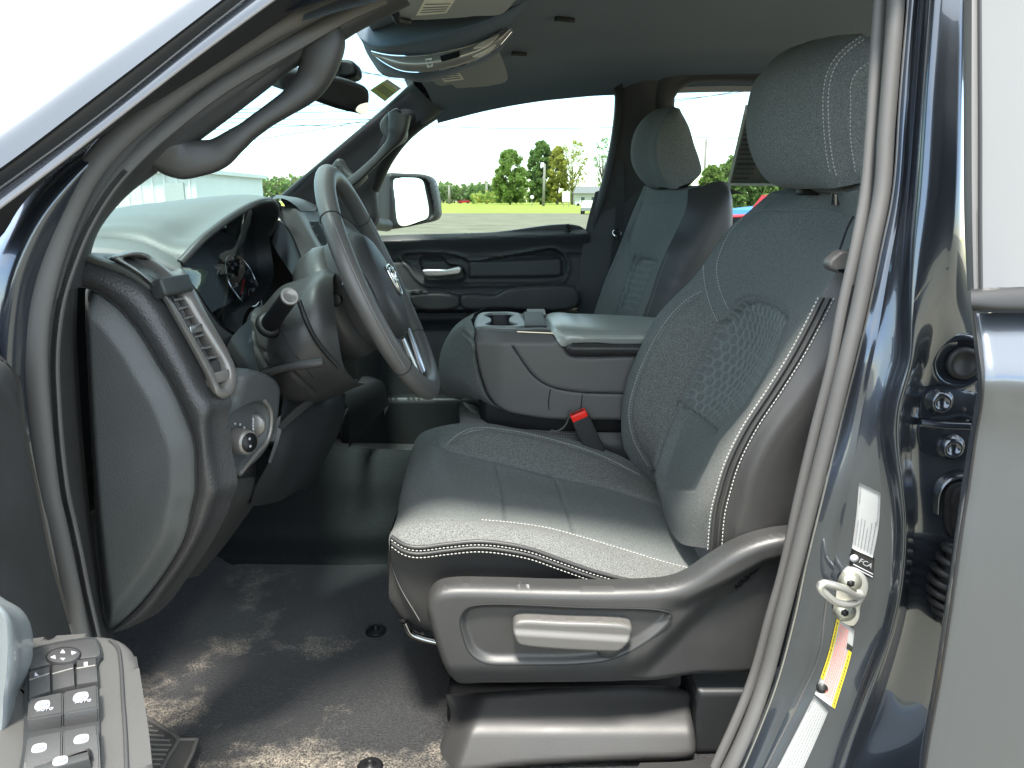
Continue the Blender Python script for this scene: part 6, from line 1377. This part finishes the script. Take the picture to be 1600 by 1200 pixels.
# knee panel and under-dash
knee = Surf([C("446,600,1.10 440,640,1.06 436,668,1.04 428,700,1.02 420,722,1.0 400,760,.99 390,790,.98"), C("470,610,1.14 462,645,1.10 455,675,1.06 448,705,1.04 440,730,1.03 425,765,1.03 405,790,1.03"), C("490,618,1.18 482,650,1.13 474,690,1.11 466,720,1.10 455,745,1.09 445,770,1.08 436,783,1.08"),
             C("517,610,1.25 520,640,1.22 510,670,1.2 500,700,1.18 490,725,1.17 480,745,1.16 462,768,1.15"), C("540,615,1.38 538,645,1.36 528,680,1.34 515,705,1.34 505,725,1.32 495,745,1.32 480,765,1.3")], 50, 50)
ko = knee.build('knee_panel', 'plastic_dark', da)
loft('knee_ledge', [C("437,662,1.025 462,638,1.07 489,617,1.13"), C("434,668,1.02 460,645,1.065 490,622,1.125"), C("436,676,1.025 462,653,1.07 492,628,1.13")], 20, 6, 'plastic', ko)
loft('knee_ledge', [C("434,668,1.018 429,690,1.01 419,722,.99"), C("440,672,1.02 434,694,1.012 423,724,.992")], 20, 5, 'plastic', ko)
loft('lower_cover', [C("349,752,.90 345,770,.90 330,815,.90 303,866,.90 270,915,.895"), C("372,748,.93 374,775,.94 352,820,.95 322,865,.95 290,905,.94"), C("398,745,1.0 400,780,1.02 375,820,1.03 345,860,1.02 310,900,1.0")], 40, 14, 'plastic', da)
for q in ("350,800 354,792 357,787", "330,818 333,812 336,806", "352,798 350,803 348,807"): tube('drawn_glint', C(q, .915), .002, 'silver', da, n=8, k=6)  # glints of light on the lower cover, drawn as short silver strokes
# centre stack beyond the wheel
loft('screen_pod', [C("421,366,1.48 424,350,1.48 433,345,1.48 446,352,1.50 458,372,1.52 468,396,1.53 474,416,1.53"), C("422,372,1.46 428,385,1.45 440,405,1.46 450,420,1.46 458,430,1.47 464,434,1.48 470,440,1.49")], 30, 8, 'piano', da)
loft('center_bezel', [C("432,320,1.5 436,340,1.49 447,352,1.50 459,372,1.52 469,396,1.53 476,420,1.53 482,440,1.5"), C("445,322,1.54 460,326,1.54 473,346,1.55 486,370,1.56 498,395,1.57 508,415,1.57 516,435,1.55"), C("450,318,1.60 466,322,1.6 480,340,1.61 492,365,1.62 504,388,1.62 514,408,1.62 522,430,1.6")], 30, 14, 'handle_grey', da)
loft('center_pad', [C("422,312,1.5 440,310,1.5 460,320,1.54 470,330,1.56"), C("430,306,1.7 445,307,1.7 470,315,1.75 490,330,1.76"), C("425,305,2.1 445,307,2.1 480,314,2.2 500,325,2.2"), C("420,308,2.38 445,310,2.38 480,318,2.38 520,330,2.38")], 30, 20, 'plastic_dark', da)
loft('cowl_shelf', [[V3(-.5, .88, ZC-.055), V3(-.7, 1.2, ZC-.05), V3(-.78, 1.6, ZC-.05), V3(-.74, 2.0, ZC-.05), V3(-.62, 2.34, ZC-.05)], [V3(-.58, .88, ZC-.05), V3(-.85, 1.2, ZC-.045), V3(-.9, 1.6, ZC-.045), V3(-.86, 2.0, ZC-.045), V3(-.74, 2.36, ZC-.045)]], 20, 4, 'plastic_dark', da)
cvs = thing('center_vent', 'dark centre air vent behind the steering wheel rim', 'air vent', P(500, 440, 1.55))
relief('vent_panel', PL("476,345 500,345 530,400 530,450 512,448 496,410"), (P(480, 350, 1.60), P(520, 400, 1.66), P(505, 440, 1.60)), 'plastic_black', cvs, edge=.003, res=3, thick=.03)
for k in range(6): tube('vent_slat', [P(482+k*5, 356+k*14, 1.595), P(500+k*5, 352+k*14, 1.66)], .0022, 'plastic', cvs, k=6)
loft('dash_face', [C("470,330,1.57 500,390,1.62 525,450,1.62 545,520,1.62 560,600,1.62"), C("520,330,2.38 560,360,2.38 590,420,2.38 600,520,2.38 590,600,2.38")], 24, 10, 'plastic_dark', da)
loft('under_dash', [C("520,610,1.40 545,640,1.45 545,700,1.45"), C("560,590,1.7 590,600,1.75 600,640,1.75"), C("590,590,2.3 600,610,2.3 600,650,2.3")], 14, 12, 'plastic_black', da)

# ------------------------------------------------------------------ steering column and wheel
ctr = V3(-.2075, 1.2, ZC-.129); e_up = V3(-.150, .0, .3415); e_up /= np.linalg.norm(e_up); e_y = V3(.055, -1, 0); e_y = e_y-(e_y@e_up)*e_up; e_y /= np.linalg.norm(e_y)
e_n = np.cross(e_up, e_y); e_n = e_n if e_n[0] > 0 else -e_n                       # towards the driver
RW = .180
sc_ = thing('steering_column', 'dark steering column shroud with stalk and tilt lever', 'steering column', P(480, 640, 1.2))
sh1 = Surf([C("398,482,1.16 410,478,1.18 440,447,1.14 470,436,1.12 505,421,1.12 528,424,1.14"), C("392,500,1.10 405,505,1.09 435,480,1.06 460,470,1.05 490,455,1.05 520,445,1.08"), C("395,535,1.08 420,540,1.06 445,530,1.03 470,515,1.02 500,505,1.03 525,500,1.06"),
            C("405,580,1.08 430,590,1.06 460,580,1.03 490,565,1.03 515,560,1.04 535,565,1.06"), C("425,612,1.10 445,622,1.09 475,618,1.08 505,605,1.08 530,595,1.08 550,590,1.10"), C("440,618,1.18 460,632,1.2 490,632,1.2 520,622,1.2 545,610,1.2 570,600,1.2")], 60, 60)
for l in ("394,540 430,560 465,590 492,615", "392,505 402,545 425,585"): sh1.groove(l, .003, .003)
so_ = sh1.build('column_shroud', 'plastic', sc_)
tube('shroud_seam', sh1.proj("437,510 452,540 470,565 490,590", 30)[0]+V3(0, -.0006, 0), .0009, 'seam_dark', so_, k=6)
s0, s1 = P(424, 503, 1.035), P(452, 464, .965)
sx_ = s1-s0; sl = np.linalg.norm(sx_); sx_ /= sl
mesh('wiper_stalk', *lathe(s0, sx_, [(0, -.02), (.0135, -.02), (.0125, 0), (.0120, sl*.35), (.0115, sl*.9), (.0118, sl), (.0105, sl+.0015), (0, sl+.0015)], 28), 'plastic_black', sc_)
mesh('stalk_cap', *lathe(s1, sx_, [(0, 0), (.0118, 0), (.0118, .003), (.0108, .0045), (.0085, .0045), (.008, .0038), (0, .0038)], 32), 'grey_bezel', sc_)
mesh('stalk_boot', *lathe(s0-sx_*.012, sx_, [(0, 0), (.019, 0), (.018, .004), (.0145, .008), (0, .008)], 28), 'plastic_black', sc_)
tube('tilt_lever', C("415,584,1.02 440,576,1.0 465,571,.985 490,568,.98 506,565,.98"), [(.006, .010), (.005, .009), (.005, .008), (.0065, .009), (.006, .009)], 'plastic', sc_, n=30, k=12, up=(0, 0, 1))
tube('tilt_lever_root', C("418,582,1.025 450,573,1.0", 1.0), .0075, 'plastic_black', sc_, n=6)
tube('column_gap', C("467,470,1.02 478,500,1.015 492,528,1.02 510,552,1.03 530,574,1.04"), .0035, 'plastic_black', sc_, n=40, k=8)

wh = thing('steering_wheel', 'black leather steering wheel with silver lower spoke and chrome emblem', 'steering wheel', ctr)
def W3(a, r, h=0): return ctr+r*(cos(a)*e_up+sin(a)*e_y)+h*e_n
th = np.linspace(0, 2*pi, 120, endpoint=False)
V, F = tubeVF(np.array([W3(t, RW, .003*cos(2*t)) for t in th]), (.0145, .0175), 20, closed=True, up=tuple(e_n)); rimo = mesh('wheel_rim', V, F, 'leather_wheel', wh)
for a in (52, 128, 232, 308):
    t = radians(a); tc = W3(t, RW, .003*cos(2*t)); rd_ = (tc-ctr)/np.linalg.norm(tc-ctr)
    tube('rim_seam', np.array([tc+cos(q)*.0178*rd_+sin(q)*.0149*e_n for q in np.linspace(0, 2*pi, 28, endpoint=False)]), .0009, 'seam_dark', rimo, closed=True, up=tuple(np.cross(rd_, e_n)), k=6)
arc = [W3(t, RW+.0, 0)+(.0176)*e_y*0+((W3(t, RW)-ctr)/RW)*.0168+e_n*.005 for t in np.linspace(radians(55), radians(125), 60)]
tube('rim_stitch', np.array(arc), .0007, 'thread_dim', rimo, k=5)
# airbag hub
hub = Surf([[W3(t, r, h) for t in np.linspace(0, 2*pi, 49)[:-1]] for r, h in ((.082, -.045), (.088, -.02), (.084, -.002), (.070, .012), (.045, .020), (.015, .023), (.001, .0235))], 48, 30)
G = across(np.array([[W3(t, r*(1.0+.10*cos(2*t)*0+.08*abs(cos(t))), h) for t in np.linspace(0, 2*pi, 64, endpoint=False)] for r, h in ((.080, -.06), (.088, -.03), (.086, -.006), (.074, .010), (.048, .019), (.015, .022), (.0005, .0222))]), 26)
mesh('airbag_cover', G.reshape(-1, 3), gridF(64, 26)+[(63*26+j, 63*26+j+1, j+1, j) for j in range(25)], 'plastic', wh)
def spoke(a0, a1, w0, w1, nm, mat, h0=-.01, r0=.07):
    rows = []
    for k in np.linspace(0, 1, 8):
        r = r0+(RW-.008-r0)*k; w = w0+(w1-w0)*k; am = radians((a0+a1)/2)
        c = W3(am, r); tq = -sin(am)*e_up+cos(am)*e_y
        rows.append([c-tq*w+e_n*(h0-.012), c-tq*w+e_n*h0, c-tq*w*.6+e_n*(h0+.008), c+tq*w*.6+e_n*(h0+.008), c+tq*w+e_n*h0, c+tq*w+e_n*(h0-.012)])
    loft(nm, rows, 20, 20, mat, wh)
spoke(82, 98, .045, .026, 'spoke', 'plastic'); spoke(262, 278, .045, .026, 'spoke', 'plastic')
spoke(180, 180, .050, .030, 'lower_spoke', 'plastic', -.012)
for s_ in (-1, 1): 
    am = pi; tq = -sin(am)*e_up+cos(am)*e_y
    pq = np.array([W3(am, .085)+tq*s_*.050+e_n*.003, W3(am, .11)+tq*s_*.046+e_n*.001, W3(am, .14)+tq*s_*.040-e_n*.002, W3(am, .162)+tq*s_*.036-e_n*.005])
    tube('spoke_trim', pq, [(.004, .008), (.005, .011), (.006, .013), (.007, .012)], 'silver', wh, n=20, k=10, up=tuple(e_n))
# emblem: shield ring with a ram's head of small chrome pieces
em = ctr+e_n*.0245
xq, yq = e_y*-1, e_up
def E(pts, z=0): return np.array([em+xq*a*.001+yq*b*.001+e_n*z for a, b in pts])
ring = spl(np.array([(-22, 20), (0, 23), (22, 20), (24, 0), (14, -20), (0, -27), (-14, -20), (-24, 0)]), 60, closed=True)
eo = tube('emblem_ring', E(ring, -.001), .0022, 'chrome', wh, closed=True, up=tuple(e_n), k=8)
plate('emblem_field', E(ring*.95, -.001), e_n, .002, 'plastic_black', eo)
for s_ in (-1, 1):
    horn = spl(np.array([(s_*3, 14), (s_*10, 16), (s_*16, 11), (s_*17, 2), (s_*13, -5), (s_*9, -3), (s_*10, 3)]), 20); tube('emblem_horn', E(horn, .001), [.0032, .0036, .0034, .0028, .0022, .0018, .001], 'chrome', eo, k=8)
plate('emblem_head', E([(-5, 14), (5, 14), (6, 4), (4, -14), (0, -19), (-4, -14), (-6, 4)], .002), e_n, .004, 'chrome', eo, bev=.001)
# rear of the hub: round cover seen past the rim
mesh('hub_rear_cover', *lathe(ctr-e_n*.11, e_n, [(0, 0), (.075, 0), (.088, .015), (.094, .04), (.090, .06), (0, .06)], 48, up=tuple(e_up)), 'plastic', wh)
mesh('rear_button', *lathe(ctr-e_n*.055+e_y*.0935+e_up*.01, e_y, [(0, -.004), (.010, -.004), (.010, .0005), (.007, .0015), (0, .0015)], 20), 'plastic_black', wh)

# ------------------------------------------------------------------ floor
fl = thing('cab_floor', 'dusty charcoal carpet in the driver footwell', 'floor carpet', V3(-.1, 1.2, ZC-.80))
zf = ZC-.77
def fz(x, y):
    toe = max(0, -(x+.64))*1.0; tun = .20*float(sst(np.array([y]), 1.56, 1.72)[0])*(1-float(sst(np.array([y]), 1.75, 1.98)[0])); und = .0
    return zf+toe+tun*float(sst(np.array([-x]), -.5, .05)[0])*.9+.004*sin(9*x+4*y)*cos(7*y)+.03*max(0, .80-y)/.1
fs = Surf([[V3(x, y, fz(x, y)) for x in np.linspace(-1.0, 1.6, 70)] for y in np.linspace(.74, 2.45, 60)], 160, 120)
fo = fs.build('carpet', 'carpet', fl)
loft('firewall', [[V3(-1.0, y, ZC-.25) for y in (.75, 1.2, 1.7, 2.1, 2.45)], [V3(-.98, y, ZC-.45) for y in (.75, 1.2, 1.7, 2.1, 2.45)], [V3(-1.0, y, ZC-.05) for y in (.75, 1.2, 1.7, 2.1, 2.45)]], 10, 6, 'plastic_black', fl)
# carpeted rest beside the pedals
hump = Surf([C("300,690,1.66 500,690,1.66 520,692,1.66 560,699,1.66 640,703,1.66 720,702,1.66"), C("300,700,1.60 500,702,1.60 530,706,1.61 570,712,1.61 640,716,1.61 720,715,1.61"), C("300,745,1.57 500,745,1.57 530,746,1.57 570,748,1.57 640,750,1.57 720,750,1.57"),
             C("300,795,1.55 500,795,1.55 540,795,1.55 580,795,1.55 640,795,1.55 720,795,1.55"), C("300,835,1.52 500,835,1.52 540,835,1.52 580,835,1.52 640,835,1.52 720,835,1.52"), np.array([PZ(a, b, zf+.006) for a, b in PL('300,872 480,874 540,876 590,876 650,876 720,876')]), np.array([PZ(a, b, zf-.01) for a, b in PL('300,905 480,905 540,905 590,905 650,905 720,905')])], 50, 60)
hump.build('carpet_rest', 'carpet_hump', fl)
for q in ((587, 982), (578, 1194)):
    c = PZ(*q, zf+.008); mat_c = mesh('mat_hook', *lathe(c, (0, 0, 1), [(0, -.006), (.019, -.006), (.018, -.003), (.012, -.001), (.005, -.001), (.004, .006), (.0025, .008), (0, .008)], 24), 'plastic_black', fl)
# scuff plate at the sill, lower left
sf = thing('scuff_plate', 'ribbed grey rubber mat corner with raised border beside the door armrest', 'floor mat', PZ(270, 1180, zf))
zs = zf+.018
def Z(q, z=zs): return np.array([PZ(a, b, z) for a, b in q])
mb = plate('mat_base', Z(PL("180,1085 231,1122 270,1147 279,1155 309,1155 300,1178 270,1240 150,1240")), (0, 0, 1), .012, 'plastic_arm', sf, bev=.002)
tube('mat_border', Z(spl(PL("190,1095 232,1124 270,1148 278,1156 262,1185 240,1225"), 40), zs+.001), .0035, 'handle_grey', mb, k=8)
tube('mat_border', Z(spl(PL("278,1156 308,1156 300,1178 272,1235"), 40, lin=True), zs+.001), .003, 'handle_grey', mb, k=8)
for k in range(14):
    y = 1120+k*8; a, b = np.array([225-0*k, y+4]), np.array([np.interp(y, [1120, 1156, 1230], [235, 274, 238]), y+np.interp(y, [1120, 1230], [8, 0])])
    if b[0] > 228: tube('mat_rib', Z(np.array([[190, y+2], [b[0]-4, b[1]]]), zs+.0005), .0022, 'handle_grey', mb, k=6)
# sill trim at the right foot of the doorway
loft('sill_trim', [C("1000,1192,.86 1080,1188 1140,1172 1190,1140,.84"), C("990,1215,.82 1080,1212 1130,1200 1160,1180,.80"), C("980,1260,.78 1080,1260 1110,1250 1130,1230,.78")], 20, 10, 'plastic', fl)
loft('sill_side', [[V3(-.75, .76, zf+.10), V3(0, .76, zf+.08), V3(.6, .76, zf+.10)], [V3(-.75, .70, zf+.09), V3(0, .70, zf+.07), V3(.6, .70, zf+.09)], [V3(-.75, .64, zf-.10), V3(0, .64, zf-.12), V3(.6, .64, zf-.10)]], 12, 10, 'paint', cab)
loft('sill_inner', [[V3(-.75, .76, zf+.10), V3(0, .76, zf+.08), V3(.6, .76, zf+.10)], [V3(-.75, .80, zf+.06), V3(0, .80, zf+.05), V3(.6, .80, zf+.06)], [V3(-.75, .82, zf-.02), V3(0, .82, zf-.02), V3(.6, .82, zf-.02)]], 12, 10, 'plastic', cab)
# cab rear wall, closes the cabin behind the seats
loft('rear_wall', [[V3(1.7, y, ZC-.78) for y in (.7, 1.2, 1.65, 2.1, 2.46)], [V3(1.72, y, ZC-.1) for y in (.7, 1.2, 1.65, 2.1, 2.46)]], 8, 4, 'plastic_dark', cab)
# ------------------------------------------------------------------ body ahead of the doorway and the rest of the open door
loft('fender', [[V3(-.66, .74, ZC-.04), V3(-1.2, .70, ZC-.07), V3(-1.9, .72, ZC-.12)], [V3(-.66, .66, ZC-.12), V3(-1.2, .62, ZC-.14), V3(-1.9, .64, ZC-.20)], [V3(-.66, .63, ZC-.40), V3(-1.2, .58, ZC-.40), V3(-1.9, .60, ZC-.42)], [V3(-.66, .66, ZC-.85), V3(-1.2, .62, ZC-.55), V3(-1.9, .64, ZC-.60)]], 30, 24, 'paint', cab)
loft('hood', [[V3(-.95, y, ZC-.10) for y in (.74, 1.2, 1.65, 2.1, 2.55)], [V3(-1.4, y, ZC-.11) for y in (.72, 1.2, 1.65, 2.1, 2.57)], [V3(-2.0, y, ZC-.17) for y in (.74, 1.2, 1.65, 2.1, 2.55)]], 24, 16, 'paint', cab)
V, F = boxVF((-.555, .16, ZC-.40), (.055, .02, 0), (-.06, .48, 0), (0, 0, .30), .03); mesh('door_slab', V, F, 'plastic_dark', dd)
V, F = boxVF((-.645, .14, ZC-.40), (.025, .008, 0), (-.06, .50, 0), (0, 0, .32), .02); mesh('outer_skin', V, F, 'paint', dd)
